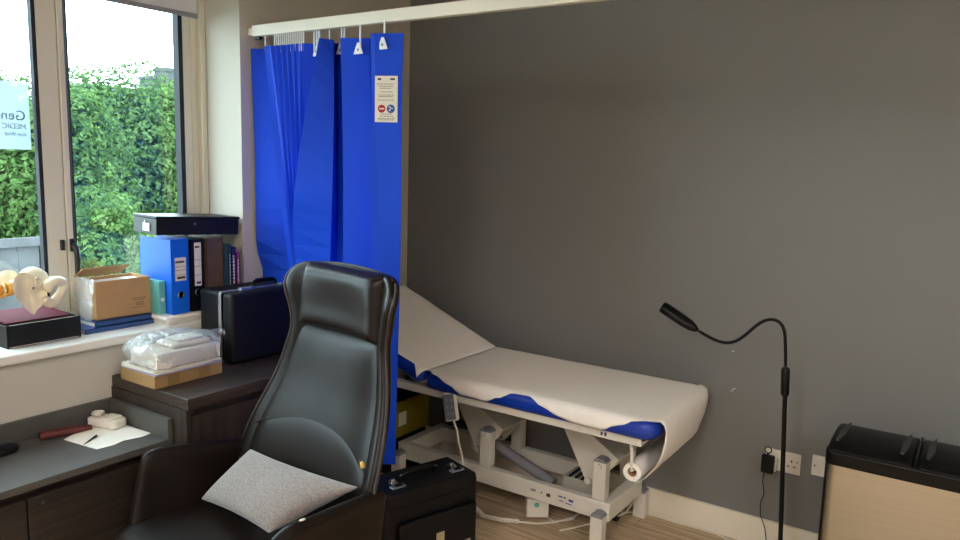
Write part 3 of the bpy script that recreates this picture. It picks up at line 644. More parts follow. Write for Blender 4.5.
# rolled edge of the shell
for sg in (-1, 1):
    pts = []
    for k in range(27):
        z = .60 + k*(1.235-.60)/26; pts.append((sg*(itp(HW, z)+.004), itp(YB, z)-itp(WG, z), z))
    obj('edge_piping', MB().tube(pts, [.005]+[.006]*25+[.005], 10), M['leatheredge'], ch, sub=1)
pts = [(s*.25, itp(YB, 1.24)-itp(WG, 1.235)*abs(s)**2.6, 1.236+.016*(1-s*s)) for s in [(-1+k/8) for k in range(17)]]
obj('edge_piping', MB().tube(pts, .006, 10), M['leatheredge'], ch, sub=1)
def pad(z0, z1, hw0, hw1, lift, nu=16, nv=16, top=None, edge=.03, yo=0):
    mb = MB()
    for side in (0, 1):
        for j in range(nv+1):
            v_ = j/nv
            for i in range(nu+1):
                s = i/nu*2-1
                zt = z1 if top is None else top(s)
                z = z0 + v_*(zt-z0); h = hw0+(hw1-hw0)*v_ if not callable(hw0) else hw0(z)
                x = s*h; puff = (1-abs(s)**6)*(1-abs(2*v_-1)**6)
                yy = itp(YB, z) - itp(WG, z)*abs(x/itp(HW, z))**2.6 - yo
                y = yy - .014 - (lift*puff**.45 if side == 0 else -.004)
                mb.v.append((x, y, z))
    w_ = nu+1; N = w_*(nv+1)
    for j in range(nv):
        for i in range(nu):
            q = (j*w_+i, j*w_+i+1, (j+1)*w_+i+1, (j+1)*w_+i)
            mb.f.append(q); mb.f.append(tuple(a+N for a in q)[::-1])
    rim = [i for i in range(w_)] + [j*w_+nu for j in range(1, nv+1)] + [nv*w_+i for i in range(nu-1, -1, -1)] + [j*w_ for j in range(nv-1, 0, -1)]
    for a, b in zip(rim, rim[1:]+rim[:1]): mb.f.append((a, b, b+N, a+N))
    return mb
obj('back_cushion', pad(.60, 1.045, lambda z: itp(HW, z)-.032, 0, .022), M['leather'], ch, sub=1)
obj('headrest_cushion', pad(1.030, 1.249, .222, .212, .054, yo=.004), M['leather'], ch, sub=1)
lum = lambda s: .778 - .085*abs(s)**2.3
obj('lumbar_panel', pad(.45, .77, lambda z: itp(HW, z)-.035, 0, .026, top=lum), M['leather'], ch, sub=1)
# seam lines
pts = []
for k in range(25):
    s = -1+k/12; z = lum(s); h = itp(HW, z)-.035; x = s*h
    pts.append((x*.985, itp(YB, z)-itp(WG, z)*abs(x/itp(HW, z))**2.6-.034, z-.012))
obj('seam', MB().tube(pts, .0022, 6), M['leatheredge'], ch)
for sg in (-1, 1):
    pts = [(sg*.223*(1-.06*k/10), itp(YB, 1.035+.02*k)-.052, 1.035+.0195*k) for k in range(11)]
    obj('seam', MB().tube(pts, .0025, 6), M['leatheredge'], ch)
def arm(sg):
    # top edge height along y, panel leaning outwards
    top = [(-.25, .615), (-.205, .630), (-.17, .645), (-.05, .637), (.10, .618), (.20, .600)]
    def fnc(u_, v_):
        y0 = -.198 if sg < 0 else -.18
        y = y0 + u_*(.20-y0); zt = itp(top, y if sg < 0 else y-.05*(1-u_)) + ((.008 + .055*max(0, u_-.3)) if sg > 0 else 0); z = .27 + v_*(zt-.27)
        yy = y - (.115*(1-v_)*(1-u_))*1.0 + (0)
        x = .300 + .085*v_**1.2 + .018*math.sin(math.pi*min(1, v_*1.1)) - .012*u_ + .012*(1-u_)*v_
        return (sg*(x-(.012 if sg > 0 else 0)), yy, z)
    return MB().grid(fnc, 14, 12)
for sg in (-1, 1):
    am = obj('armrest', arm(sg), M['leather'], ch, solid=.042, offs=0, sub=2)
def seatf(u_, v_):
    return (0, 0, 0)
sm = MB().prism(rp_(-.335, .335, -.335, .175, .07, (1, 1, 1, 1)), 'z', .315, .452)
obj('seat_cushion', sm, M['leather'], ch, bevel=.045, seg=6)
obj('seat_pan', MB().box(-.31, .31, -.27, .17, .26, .32), M['leather'], ch, bevel=.02)
cb_ = obj('swivel_base', MB().cyl((0, 0, .05), (0, 0, .27), .03, 20).cyl((0, 0, .24), (0, 0, .262), .10, 24), M['chrome'], ch)
for k in range(4):
    a = R(45+90*k); obj('base_leg', MB().tube([(0, 0, .075), (math.cos(a)*.18, math.sin(a)*.18, .05), (math.cos(a)*.31, math.sin(a)*.31, .014)], [.022, .018, .013], 10), M['chrome'], ch)
tp = MB().ball((.350, .125, .738), .008, .007, .012, 10, 8)
t_ = obj('torn_patch', tp, M['foam'], ch); t_['label'] = 'yellow foam showing through torn leather'
obj('worn_spot', MB().ball((.392, -.10, .664), .005, .010, .003, 8, 6), M['label'], ch)

# grey scatter cushion
cs = thing('scatter_cushion', 'rectangular grey woven cushion lying on the armchair seat', 'cushion', (-1.78, 1.45, .45), R(-9.8))
Q = [Vector((-.270, -.060, .030)), Vector((.152, -.060, .072)), Vector((.345, .118, .222)), Vector((-.190, .075, .190))]
_c = (Q[0]+Q[1]+Q[2]+Q[3])/4; Q = [_c+(q-_c)*1.05 for q in Q]
def pil(side):
    def fnc(u_, v_):
        a = Q[0].lerp(Q[1], u_); b = Q[3].lerp(Q[2], u_); p = a.lerp(b, v_)
        nrm = (Q[1]-Q[0]).cross(Q[3]-Q[0]).normalized()
        pf = (max(0, 1-abs(2*u_-1)**2.6)*max(0, 1-abs(2*v_-1)**2.6))**.55
        c = (Q[0]+Q[1]+Q[2]+Q[3])/4
        inn = .05*(1-abs(2*u_-1))*0
        # gently pulled-in sides
        p = p + (c-p)*.10*(1-(abs(2*u_-1)**2)*(abs(2*v_-1)**2))*max(abs(2*u_-1), abs(2*v_-1))**4
        return p + nrm*side*pf*.052 + nrm*.002*noise.noise(p*14)
    return fnc
cmb = MB(); cmb.grid(pil(1), 26, 18); cmb.grid(pil(-1), 26, 18)
import bmesh as _bm
co_ = obj('cover', cmb, M['cushion'], cs)
b = _bm.new(); b.from_mesh(co_.data); _bm.ops.remove_doubles(b, verts=b.verts, dist=.0015); _bm.ops.recalc_face_normals(b, faces=b.faces); b.to_mesh(co_.data); b.free(); co_.data.shade_smooth()
sub_ = co_.modifiers.new('s', 'SUBSURF'); sub_.levels = 1; sub_.render_levels = 1
edge = [Q[0].lerp(Q[1], k/12) for k in range(13)]

# ------------------------------------------------------------------ credenza (low desk with upstand)
de = thing('low_credenza', 'low dark wood credenza with grey top and upstand under the window', 'desk', (-2.5, .7, 0))
YD0, YD1, XD = -.55, 1.50, -2.300
top = obj('desktop', MB().box(WL+.002, XD, YD0, YD1, .589, .613), M['desktop'], de, bevel=.002, world=True)
obj('back_upstand', MB().box(WL+.002, WL+.018, YD0, YD1, .613, .685), M['desktop'], de, bevel=.001, world=True)
obj('side_upstand', MB().box(WL+.018, XD, YD1-.018, YD1, .613, .685), M['desktop'], de, bevel=.001, world=True)
obj('carcass', MB().box(WL+.002, XD-.045, YD0, YD1, .05, .589).box(WL+.002, XD-.0, YD1-.018, YD1, .03, .589), M['woodfront'], de, world=True)
obj('plinth', MB().box(WL+.002, XD-.07, YD0+.02, YD1-.02, 0, .05), M['black'], de, world=True)
for k, (a, b) in enumerate(((1.021, 1.480), (.556, 1.015), (.09, .55), (-.37, .085))):
    dr = obj('door', MB().box(XD-.043, XD-.012, a, b, .07, .560), M['woodfront'], de, bevel=.0015, world=True)
    if k in (0, 2): obj('keyhole', MB().cyl((XD-.013, a+.040, .535), (XD-.009, a+.040, .535), .008, 16), M['chrome'], dr, world=True)
psh = MB(); pz = .6136
pv = [(-2.573, 1.262), (-2.640, 1.395), (-2.655, 1.44), (-2.560, 1.470), (-2.400, 1.4795), (-2.392, 1.44), (-2.408, 1.38), (-2.395, 1.34), (-2.402, 1.284), (-2.49, 1.272)]
psh.prism(pv, 'z', pz, pz+.0006)
tag(obj('paper_sheet', psh, M['paper']), 'torn edged sheet of white paper lying on the credenza', 'paper')
cpz = .6144
ca = thing('charger_box', 'small white plastic charger box with coiled lead on the paper sheet', 'charger', (-2.590, 1.432, cpz), R(14))
obj('box_body', MB().prism(rp_(-.070, .062, -.038, .034, .020, (1, 1, 1, 1)), 'z', 0, .030), M['plasticw'], ca, bevel=.007)
obj('lead', MB().tube([(-.05+.02*math.cos(t*.55)+.0004*t, .02*math.sin(t*.55)-.002, .033+.0006*t) for t in range(24)], .003, 6), M['plasticw'], ca)
obj('lid', MB().prism(rp_(-.015, .044, -.028, .028, .01, (1, 1, 1, 1)), 'z', .028, .036), M['label'], ca, bevel=.003)
obj('socket_hole', MB().cyl((.020, .031, .029), (.020, .031, .0312), .004, 10), M['black'], ca)
pn = MB().tube([(-2.468, 1.276, cpz+.003), (-2.482, 1.300, cpz+.004), (-2.498, 1.326, cpz+.005), (-2.508, 1.342, cpz+.005)], [.001, .0025, .0035, .004], 8)
tag(obj('pen_cap', pn, M['black']), 'short black pen piece lying on the white paper sheet', 'pen')
gc = thing('glasses_case', 'dark red slim glasses case lying on the credenza beside the paper', 'glasses case', (-2.60, 1.285, .613), 0)
A_, B_ = Vector((-2.635, 1.212, 0)), Vector((-2.600, 1.375, 0)); dd = (B_-A_).normalized(); pd = Vector((dd.y, -dd.x, 0))
def gcf(u_, v_):
    l = (B_-A_).length; w_ = .020*(1-.45*v_**3); th = 2*math.pi*u_; c = A_+dd*l*v_*1.0
    hh = .013*(1-.35*v_**3)
    return c + pd*math.copysign(abs(math.cos(th))**.7, math.cos(th))*w_ + Vector((0, 0, .613+hh+math.copysign(abs(math.sin(th))**.7, math.sin(th))*hh))
gm = MB().grid(gcf, 20, 14, True)
gm.f.append(tuple(range(20))); gm.f.append(tuple(range(14*20, 15*20)))
obj('case_body', gm, M['brownfelt'], gc, world=True, ang=60)
obj('case_mouth', MB().prism([(math.cos(R(a))*.014, .014+math.sin(R(a))*.008) for a in range(0, 360, 30)], 'y', -.002, .0015, Matrix.Translation((A_.x, A_.y, .612)) @ Matrix.Rotation(math.atan2(-dd.x, dd.y), 4, 'Z')), M['black'], gc, world=True)
ms = thing('computer_mouse', 'black rounded device at the left edge of the credenza', 'mouse', (-2.60, 1.085, .6135), R(15))
obj('shell', MB().ball((0, 0, .010), .030, .050, .020), M['black'], ms) 
ms.location.z += .0
for o in ms.children:
    for v in o.data.vertices: v.co.z = max(0, v.co.z)

# ------------------------------------------------------------------ taller cabinet
cbx = -2.214
cf = thing('wooden_cabinet', 'dark wood cabinet beside the credenza, carrying the briefcase and carton', 'cabinet', (-2.45, 1.9, 0))
obj('top_board', MB().box(WL+.002, cbx, 1.505, 2.175, .728, .768), M['wooddark'], cf, bevel=.002, world=True)
obj('carcass', MB().box(WL+.002, cbx-.03, 1.512, 2.17, .05, .728), M['woodvert'], cf, world=True)
obj('side_panel', MB().box(WL+.002, cbx-.008, 1.502, 1.520, .0, .727), M['woodvert'], cf, world=True)
obj('door', MB().box(cbx-.028, cbx-.008, 1.524, 1.845, .06, .700), M['woodvert'], cf, bevel=.002, world=True)
obj('door', MB().box(cbx-.028, cbx-.008, 1.850, 2.168, .06, .700), M['woodvert'], cf, bevel=.002, world=True)
obj('plinth', MB().box(WL+.02, cbx-.05, 1.53, 2.16, 0, .05), M['black'], cf, world=True)
# carton, papers, wrapped box
ct = thing('flat_carton', 'flat taped brown carton on the cabinet, under the bagged white box', 'carton', (-2.5, 1.63, .768), 0)
obj('box_body', MB().box(-2.615, -2.400, 1.500, 1.785, .768, .815), M['carton'], ct, bevel=.002, world=True)
obj('tape', MB().box(-2.616, -2.3985, 1.55, 1.60, .767+.002, .8155).box(-2.616, -2.3985, 1.68, 1.73, .769, .8155), M['cardtape'], ct, world=True)
shp = [('purple edged paper sheet on the carton, lowest of the loose sheets', 0), ('white paper sheet on the carton, middle of the loose sheets', .4), ('white paper sheet lying directly under the bagged box', -.5)]
for k, (l_, a) in enumerate(shp):
    z = .8158 + k*.006
    q = MB().box(-.104, .112, -.142, .136, 0, .0052, Matrix.Translation((-2.505, 1.642, z)) @ Matrix.Rotation(R(a*5), 4, 'Z'))
    tag(obj('document_pile', q, M['magpaper'] if k else mat('lilac_edge', '#9a94b8', .7, var=.1)), l_.replace('sheet', 'bundle').replace('loose bundles', 'paper bundles').replace('loose sheets', 'paper bundles'), 'papers', 'paper bundles on the carton')
wbx = thing('bagged_box', 'white foam box wrapped in a crumpled clear plastic bag', 'box', (-2.48, 1.64, .834))
obj('foam_box', MB().box(-2.565, -2.402, 1.512, 1.780, .835, .890), M['plasticw'], wbx, bevel=.003, world=True)
obj('inner_tray', MB().box(-2.545, -2.43, 1.60, 1.76, .891, .908).box(-2.53, -2.45, 1.63, 1.74, .908, .920), M['label'], wbx, bevel=.006, world=True)
def bagf(u_, v_):
    th = 2*math.pi*u_; ph = -math.pi/2+math.pi*v_
    c = Vector((-2.487, 1.645, .884)); sx, sy, sz = .104, .166, .058
    ex = lambda q, p: math.copysign(abs(q)**p, q)
    p = Vector((ex(math.cos(ph), .45)*ex(math.cos(th), .6)*sx, ex(math.cos(ph), .45)*ex(math.sin(th), .6)*sy, ex(math.sin(ph), .6)*sz))
    if p.y > .02 and p.z > 0: p.z *= 1-.25*(p.y/.168)
    d = noise.noise(p*22+Vector((4, 2, 1)))*.014 + noise.noise(p*60)*.005
    q = c + p*(1+d/.09)
    q.z = max(.8365, q.z); q.x = min(q.x, -2.388)
    return q
obj('plastic_bag', MB().grid(bagf, 60, 34, True), M['bag'], wbx, world=True, ang=25)
def tl(u_, v_):
    a = 2*math.pi*u_; r = .004+.030*v_
    q = Vector((-2.470+math.cos(a)*r*.6, 1.795+.045*v_, .925+math.sin(a)*r*.5)); q += Vector((0, 0, -.02*v_))
    return q + Vector((noise.noise(q*70), 0, noise.noise(q*80)))*.008
obj('bag_neck', MB().grid(tl, 20, 6, True), M['bag'], wbx, world=True)
# briefcase
bc = thing('briefcase', 'large black hard briefcase with silver edge standing on the cabinet', 'briefcase', (-2.53, 2.07, .768), R(-3))
bx0, bx1, by0, by1, bh = -.115, .075, -.205, .122, .292
Tb = Matrix.Rotation(R(0), 4, 'Z')
obj('rear_shell', MB().box(bx0, .020, by0, by1, .006, bh), M['blackmatte'], bc, bevel=.014, seg=3)
obj('front_shell', MB().box(.032, bx1+.02, by0+.004, by1-.004, .006, bh-.002), M['blackmatte'], bc, bevel=.016, seg=3)
tr = MB().box(.018, .034, by0-.002, by0+.006, .012, bh-.004).box(.018, .034, by1-.006, by1+.002, .012, bh-.004).box(.018, .034, by0+.004, by1-.004, bh-.006, bh+.002).box(.018, .034, by0+.004, by1-.004, .003, .010)
obj('silver_trim', tr, M['silver'], bc, bevel=.002)
hn = obj('handle', MB().tube([(.026, -.05, bh+.002), (.026, -.046, bh+.020), (.026, -.03, bh+.028), (.026, .05, bh+.028), (.026, .066, bh+.020), (.026, .07, bh+.002)], [.005, .007, .009, .009, .007, .005], 10), M['black'], bc)
for y in (-.125, .070): obj('latch', MB().box(.030, .055, y, y+.045, bh-.003, bh+.010), M['silver'], bc, bevel=.003)
for y in (-.055, .075): obj('handle_mount', MB().box(.016, .038, y-.008, y+.008, bh, bh+.008), M['silver'], bc)
for y in (-.16, .11): obj('foot', MB().box(-.05, .06, y-.01, y+.01, 0, .008), M['black'], bc)

# ------------------------------------------------------------------ things on the sill
SZ = .920
# magazines under the binders
for k in range(3):
    z = SZ + k*.0115; a = (0, 3, -2)[k]; x1 = (-2.672, -2.680, -2.676)[k]
    p = Matrix.Translation((-2.80, 1.89, z)) @ Matrix.Rotation(R(a), 4, 'Z')
    q = MB().prism(rp_(-.125, .122, -.155, .12, .012, (1, 1, 1, 1)), 'z', 0, .011, p)
    tag(obj('magazine', q, M['magpaper'] if k < 2 else M['paper']), ('cream magazine at the bottom of the pile under the binders', 'cream magazine in the middle of the pile under the binders', 'white magazine on top of the pile, directly under the binders')[k], 'magazine', 'magazines under the binders')
BZ = SZ + .0355
def binder(x1, y0, y1, h, m, lab, spine_label=True, d=.215, lblm='label'):
    t = thing('lever_arch_binder', lab, 'binder', (x1-.1, (y0+y1)/2, BZ))
    b = MB().box(x1-d, x1, y0, y0+.003, 0+BZ, BZ+h).box(x1-d, x1, y1-.003, y1, BZ, BZ+h).box(x1-.004, x1, y0, y1, BZ, BZ+h)
    obj('cover', b, m, t, bevel=.0012, world=True)
    obj('pages', MB().box(x1-d+.008, x1-.012, y0+.006, y1-.006, BZ+.004, BZ+h-.012), M['paper'], t, world=True)
    yc_ = (y0+y1)/2
    if spine_label:
        l0, l1 = spine_label
        lb = obj('spine_label', MB().box(x1, x1+.0008, y0+.016, y1-.014, BZ+l0, BZ+l1), M['label'], t, world=True)
        ln_ = MB(); 
        for q in (.25, .45, .60): ln_.box(x1+.0008, x1+.0012, y0+.014, y1-.012, BZ+l0+(l1-l0)*q, BZ+l0+(l1-l0)*q+.0015)
        ln_.box(x1+.0008, x1+.0012, y0+.018, y1-.022, BZ+l1-.022, BZ+l1-.014).box(x1+.0008, x1+.0012, y0+.024, y1-.018, BZ+l0+.008, BZ+l0+.018)
        obj('printing', ln_, M['ink'], lb, world=True)
        zc_ = BZ+.078
        obj('finger_ring', MB().ring((x1+.001, yc_, zc_), (1, 0, 0), .013, .0022, 24, 6), M['chrome'], t, world=True)
        obj('finger_hole', MB().cyl((x1, yc_, zc_), (x1+.0006, yc_, zc_), .012, 20), M['black'], t, world=True)
    return t
binder(-2.700, 1.778, 1.858, .305, M['bluebinder'], 'bright blue lever arch binder standing on the sill', (.135, .230))
binder(-2.700, 1.868, 1.930, .300, M['blackbinder'], 'black lever arch binder with a tall white spine label beside the blue binder', (.105, .285))
bb = binder(-2.695, 1.940, 2.021, .300, M['brownbinder'], 'dark brown binder standing between the black binder and the books', None)
# teal card box in front of the blue binder
tb = thing('teal_folder', 'pale teal card folder standing beside the blue binder', 'folder', (-2.80, 1.76, BZ))
obj('cover', MB().box(-2.93, -2.742, 1.748, 1.776, BZ-.0005+.001, BZ+.135), M['teal'], tb, bevel=.002, world=True)
obj('thumb_hole', MB().cyl((-2.742, 1.762, BZ+.06), (-2.7412, 1.762, BZ+.06), .008, 16), M['label'], tb, world=True)
# small books
for k, (y0, y1, h, m, lab, col) in enumerate(((2.024, 2.039, .272, 'booksteel', 'slim steel blue book next to the brown binder', 'label'), (2.041, 2.061, .258, 'booknavy', 'navy book with white spine lettering between the other two slim books', 'label'), (2.066, 2.082, .236, 'bookpink', 'pink and purple book nearest the window reveal', 'label'))):
    t = thing('book', lab, 'book', (-2.75, y0, BZ), 0, 'slim books beside the brown binder')
    x1 = -2.665
    obj('cover', MB().box(x1-.16, x1, y0, y0+.0015, BZ, BZ+h).box(x1-.16, x1, y1-.0015, y1, BZ, BZ+h).box(x1-.002, x1, y0, y1, BZ, BZ+h), M[m], t, world=True)
    obj('pages', MB().box(x1-.158, x1-.003, y0+.002, y1-.002, BZ+.003, BZ+h-.003), M['label'], t, world=True)
    q = MB(); zz = BZ+.09; rnd = random.Random(k)
    while zz < BZ+h-.04:
        l_ = rnd.uniform(.006, .014); q.box(x1, x1+.0006, y0+.006, y1-.006, zz, zz+l_); zz += l_+.004
    obj('spine_lettering', q, M['label'], t, world=True)
# black box file lying on the binders, askew
bf_ = thing('box_file', 'black box file lying across the tops of the binders', 'box file', (-2.735, 1.735, 1.270), 0)
Mf = Matrix.Translation((-2.733, 1.738, 1.278)) @ Matrix.Rotation(R(-8), 4, 'Z') @ Matrix.Rotation(R(-2.2), 4, 'X')
obj('case_body', MB().box(-.205, 0, 0, .358, 0, .064, Mf), M['blackbinder'], bf_, bevel=.002, world=True)
obj('case_lid', MB().box(-.208, .003, -.003, .361, .065, .075, Mf), M['blackbinder'], bf_, bevel=.002, world=True)
obj('end_label', MB().box(-.115, -.055, -.0035, -.003, .012, .044, Mf), M['label'], bf_, world=True)
obj('finger_hole', MB().cyl(Mf @ Vector((-.10, -.0032, .050)), Mf @ Vector((-.10, -.0005, .050)), .004, 10), M['label'], bf_, world=True)
obj('catch', MB().cyl(Mf @ Vector((.0, .16, .045)), Mf @ Vector((.0015, .16, .045)), .004, 10), M['silver'], bf_, world=True)
# blue books under the carton
for k in range(2):
    z = SZ+k*.0185
    t = thing('blue_book', ('flat blue book at the bottom, under the cardboard box', 'flat blue book on top, directly under the cardboard box')[k], 'book', (-2.82, 1.62, z), 0, 'blue books under the cardboard box')
    x1 = (-2.765, -2.778)[k]; y0 = (1.455, 1.50)[k]; y1 = (1.735, 1.737)[k]
    obj('cover', MB().box(-2.935, x1, y0, y1, z, z+.002).box(-2.935, x1, y0, y1, z+.016, z+.018).box(x1-.002, x1, y0, y1, z, z+.018), M['bookblue'], t, world=True)
    obj('pages', MB().box(-2.933, x1-.003, y0+.002, y1-.002, z+.002, z+.016), M['label'], t, world=True)
# cardboard box with open flap
KZ = SZ+.0370
kb = thing('cardboard_box', 'open cardboard box wrapped in clear film, standing on the blue books', 'box', (-2.85, 1.63, KZ))
kx0, kx1, ky0, ky1, kh = -2.935, -2.800, 1.520, 1.746, .150
tkk = .004
obj('box_body', MB().box(kx0, kx1, ky0, ky0+tkk, KZ, KZ+kh).box(kx0, kx1, ky1-tkk, ky1, KZ, KZ+kh).box(kx1-tkk, kx1, ky0+tkk, ky1-tkk, KZ, KZ+kh).box(kx0, kx0+tkk, ky0+tkk, ky1-tkk, KZ, KZ+kh).box(kx0, kx1, ky0, ky1, KZ, KZ+.003), M['card'], kb, world=True)
Mk = Matrix.Translation((kx0+.02, 0, KZ+kh+.002)) @ Matrix.Rotation(R(-30), 4, 'Y')
obj('flap', MB().box(-.012, .062, ky0-.01, ky1-.045, .012, .016, Mk), M['card'], kb, world=True)
obj('contents', MB().box(kx0+.006, kx1-.006, ky0+.006, ky1-.006, KZ+.004, KZ+kh-.012), M['label'], kb, world=True)
q = MB().box(kx1, kx1+.0006, 1.665, 1.725, KZ+.068, KZ+.070).box(kx1, kx1+.0006, 1.672, 1.720, KZ+.060, KZ+.062).box(kx1, kx1+.0006, 1.662, 1.728, KZ+.030, KZ+.0315)
obj('printed_lines', q, M['cardink'], kb, world=True)
text('lettering', '10/S', .022, M['cardink'], (kx1+.0002, 1.678, KZ+.038), (0, 1, 0), (0, 0, 1), kb)
def wr(u_, v_):
    x = kx0+.0 + (kx1-kx0)*u_; z = KZ + (kh+.012)*v_
    return (x, ky0-.004-.010*abs(noise.noise(Vector((x*40, 0, z*30)))) - .012*(1-v_)*u_, z)
obj('plastic_film', MB().grid(wr, 14, 14), M['wrap'], kb, world=True)
# black box with burgundy folder
fb = thing('file_tray', 'shallow black box on the sill holding the burgundy folder', 'box', (-2.84, 1.3, SZ))
fx_0, fx_1, fy0, fy1, fh = -2.938, -2.748, 1.178, 1.432, .080
obj('tray_body', MB().box(fx_0, fx_1, fy0, fy0+.004, SZ, SZ+fh).box(fx_0, fx_1, fy1-.004, fy1, SZ, SZ+fh).box(fx_1-.004, fx_1, fy0, fy1, SZ, SZ+fh).box(fx_0, fx_0+.004, fy0, fy1, SZ, SZ+fh).box(fx_0, fx_1, fy0, fy1, SZ, SZ+.004), M['blackbinder'], fb, bevel=.0012, world=True)
obj('white_edge', MB().box(fx_1, fx_1+.0008, fy0+.006, fy1-.01, SZ+.003, SZ+.005).box(fx_1-.003, fx_1, fy0+.01, fy1-.01, SZ+fh, SZ+fh+.001), M['label'], fb, world=True)
bz = SZ+.005
fo = thing('burgundy_folder', 'burgundy folder thick with papers, lying in the black box', 'folder', (-2.84, 1.3, bz))
Mfo = Matrix.Translation((-2.850, 1.285, bz+.068)) @ Matrix.Rotation(R(5), 4, 'Y')
obj('cover', MB().box(-.088, .086, -.102, .115, .018, .022, Mfo).box(-.088, -.084, -.102, .115, -.03, .02, Mfo), M['burgundy'], fo, bevel=.001, world=True)
obj('pages', MB().box(fx_0+.012, fx_1-.014, fy0+.01, fy1-.03, bz, bz+.068), M['magpaper'], fo, world=True)
obj('lower_cover', MB().box(fx_0+.010, fx_1-.012, fy0+.006, fy1-.026, bz+.068, bz+.074), M['blackbinder'], fo, world=True)
# pelvis model
pv_ = thing('pelvis_model', 'cream anatomical pelvis bone model resting on the burgundy folder', 'bone model', (-2.83, 1.28, 1.02))
def bone(poly, x0, th, curve=.012):
    n_ = len(poly); cy = sum(p[0] for p in poly)/n_; cz = sum(p[1] for p in poly)/n_; mb = MB()
    rings = (0, .3, .6, .85, 1.0)
    for sd in (1, -1):
        kk = x0/-2.785
        for q in rings:
            for (y, z) in poly:
                yy, zz = cy+(y-cy)*q, cz+(z-cz)*q
                x = x0 + curve*(-(1-q*q)) + sd*th*(math.sqrt(max(0, 1-q**4))*.9) + .007*noise.noise(Vector((yy*45, zz*45, x0*9)))
                mb.v.append((x, yy*kk, 1.6-(1.6-zz)*kk))
    L = len(rings)*n_
    for s in range(2):
        for r_ in range(len(rings)-1):
            for i in range(n_):
                a, b = s*L+r_*n_+i, s*L+r_*n_+(i+1) % n_
                mb.f.append((a, b, b+n_, a+n_))
    return mb
def PY(px, py): return (1.215+.0032*(px-8), 1.151-.0040*(py-280)-.00035*(px-8))
ol = [(9, 288), (10, 280), (15, 275), (22, 272), (29, 274), (36, 278), (42, 283), (46, 289), (47, 296), (42, 300), (38, 303), (34, 306), (31, 312), (27, 310), (22, 303), (15, 298)]
W('iliac_wing', bone([PY(*p) for p in ol], -2.785, .007, .020), M['bone'], pv_, sub=2)
ol = [(-16, 284), (-8, 275), (2, 271), (10, 270), (16, 273), (18, 280), (14, 288), (6, 294), (-4, 296), (-12, 292)]
W('iliac_wing', bone([PY(*p) for p in ol], -2.885, .007, -.012), M['bone'], pv_, sub=2)
def cr_(pts):
    out = []
    for (a, b, d_) in pts:
        kk = (2.785-d_)/2.785; y, z = PY(a, b); out.append((-2.785+d_, y*kk, 1.6-(1.6-z)*kk))
    return out
W('ischium_loop', MB().tube(cr_([(42, 289, 0), (48, 284, .004), (56, 280, .006), (64, 281, .004), (67, 284, .0), (62, 291, -.004), (57, 297, -.006), (51, 301, -.004), (45, 300, 0), (42, 294, .002)]), [.026, .024, .021, .019, .015, .015, .018, .022, .020, .018], 10), M['bone'], pv_, sub=1)
W('pubic_bone', MB().tube(cr_([(40, 283, -.04), (50, 278, -.05), (60, 282, -.035), (66, 285, -.01)]), [.012, .012, .013, .010], 10), M['bone'], pv_, sub=1)
W('sacrum', MB().tube(cr_([(18, 281, -.05), (26, 276, -.05), (34, 273, -.052), (42, 277, -.052), (47, 283, -.05)]), [.026, .032, .030, .024, .014], 12), M['bone'], pv_, sub=1)
W('hip_socket', MB().ring(cr_([(36, 282, .006)])[0], (1, .3, .25), .013, .005, 18, 8), M['bone'], pv_)
W('bolt', MB().cyl(cr_([(31.5, 287, -.02)])[0], cr_([(31.5, 287, .014)])[0], .005, 10), M['greycap'], pv_)
W('lumbar_vertebra', MB().tube(cr_([(8, 285, -.05), (16, 283, -.05)]), [.024, .022], 14), M['bone'], pv_, sub=1)
for k in range(3):
    a = 4-k*9
    W('spinal_disc', MB().cyl(cr_([(a, 287+k, -.045)])[0], cr_([(a+4, 286.5+k, -.045)])[0], .023, 18), M['disc'], pv_, bevel=.003)
    if k < 2: W('lumbar_vertebra', MB().cyl(cr_([(a-5, 288+k, -.045)])[0], cr_([(a-1, 287.3+k, -.045)])[0], .021, 18), M['bone'], pv_, bevel=.003)
W('spinal_nerve', MB().tube(cr_([(-6, 296, -.02), (2, 293, -.016), (8, 292, -.02), (14, 291, -.03)]), .004, 8), M['disc'], pv_)

for o in list(pv_.children):
    if o.name.split('.')[0] in ('iliac_wing', 'ischium_loop', 'pubic_bone', 'sacrum', 'hip_socket', 'lumbar_vertebra'):
        for v in o.data.vertices:
            c_ = v.co*38; v.co += Vector((noise.noise(c_), noise.noise(c_+Vector((9, 0, 0))), noise.noise(c_+Vector((0, 9, 0)))))*.0075
# ------------------------------------------------------------------ floor lamp
lm = thing('floor_lamp', 'slim black gooseneck floor lamp in front of the grey wall', 'lamp', (-.541, 2.9, 0))
W('base', MB().cyl((-.541, 2.9, 0), (-.541, 2.9, .018), .115, 40), M['black'], lm, bevel=.004)
W('pole', MB().cyl((-.541, 2.9, .015), (-.580, 2.9, .79), .0085, 14), M['black'], lm)
W('joint_sleeve', MB().tube([(-.580, 2.9, .768), (-.5803, 2.9, .775), (-.585, 2.9, .868), (-.5855, 2.9, .876)], [.011, .0155, .0155, .011], 18), M['black'], lm, ang=50)
gp = [(-.585, .868), (-.590, .93), (-.597, 1.0), (-.605, 1.028), (-.622, 1.045), (-.645, 1.051), (-.672, 1.044), (-.700, 1.022), (-.728, .988), (-.757, .957), (-.785, .938), (-.815, .932), (-.850, .936), (-.89, .951), (-.925, .967)]
W('gooseneck', MB().tube([(x, 2.9, z) for x, z in gp], .0065, 12), M['black'], lm, sub=1)
hp = [(-.920, .965), (-.930, .970), (-.945, .978), (-1.0, 1.006), (-1.045, 1.030), (-1.068, 1.042), (-1.074, 1.045)]
W('lamp_head', MB().tube([(x, 2.9-.01*k/6, z) for k, (x, z) in enumerate(hp)], [.007, .012, .023, .025, .0255, .025, .021], 18, flat=.8), M['black'], lm, sub=1)
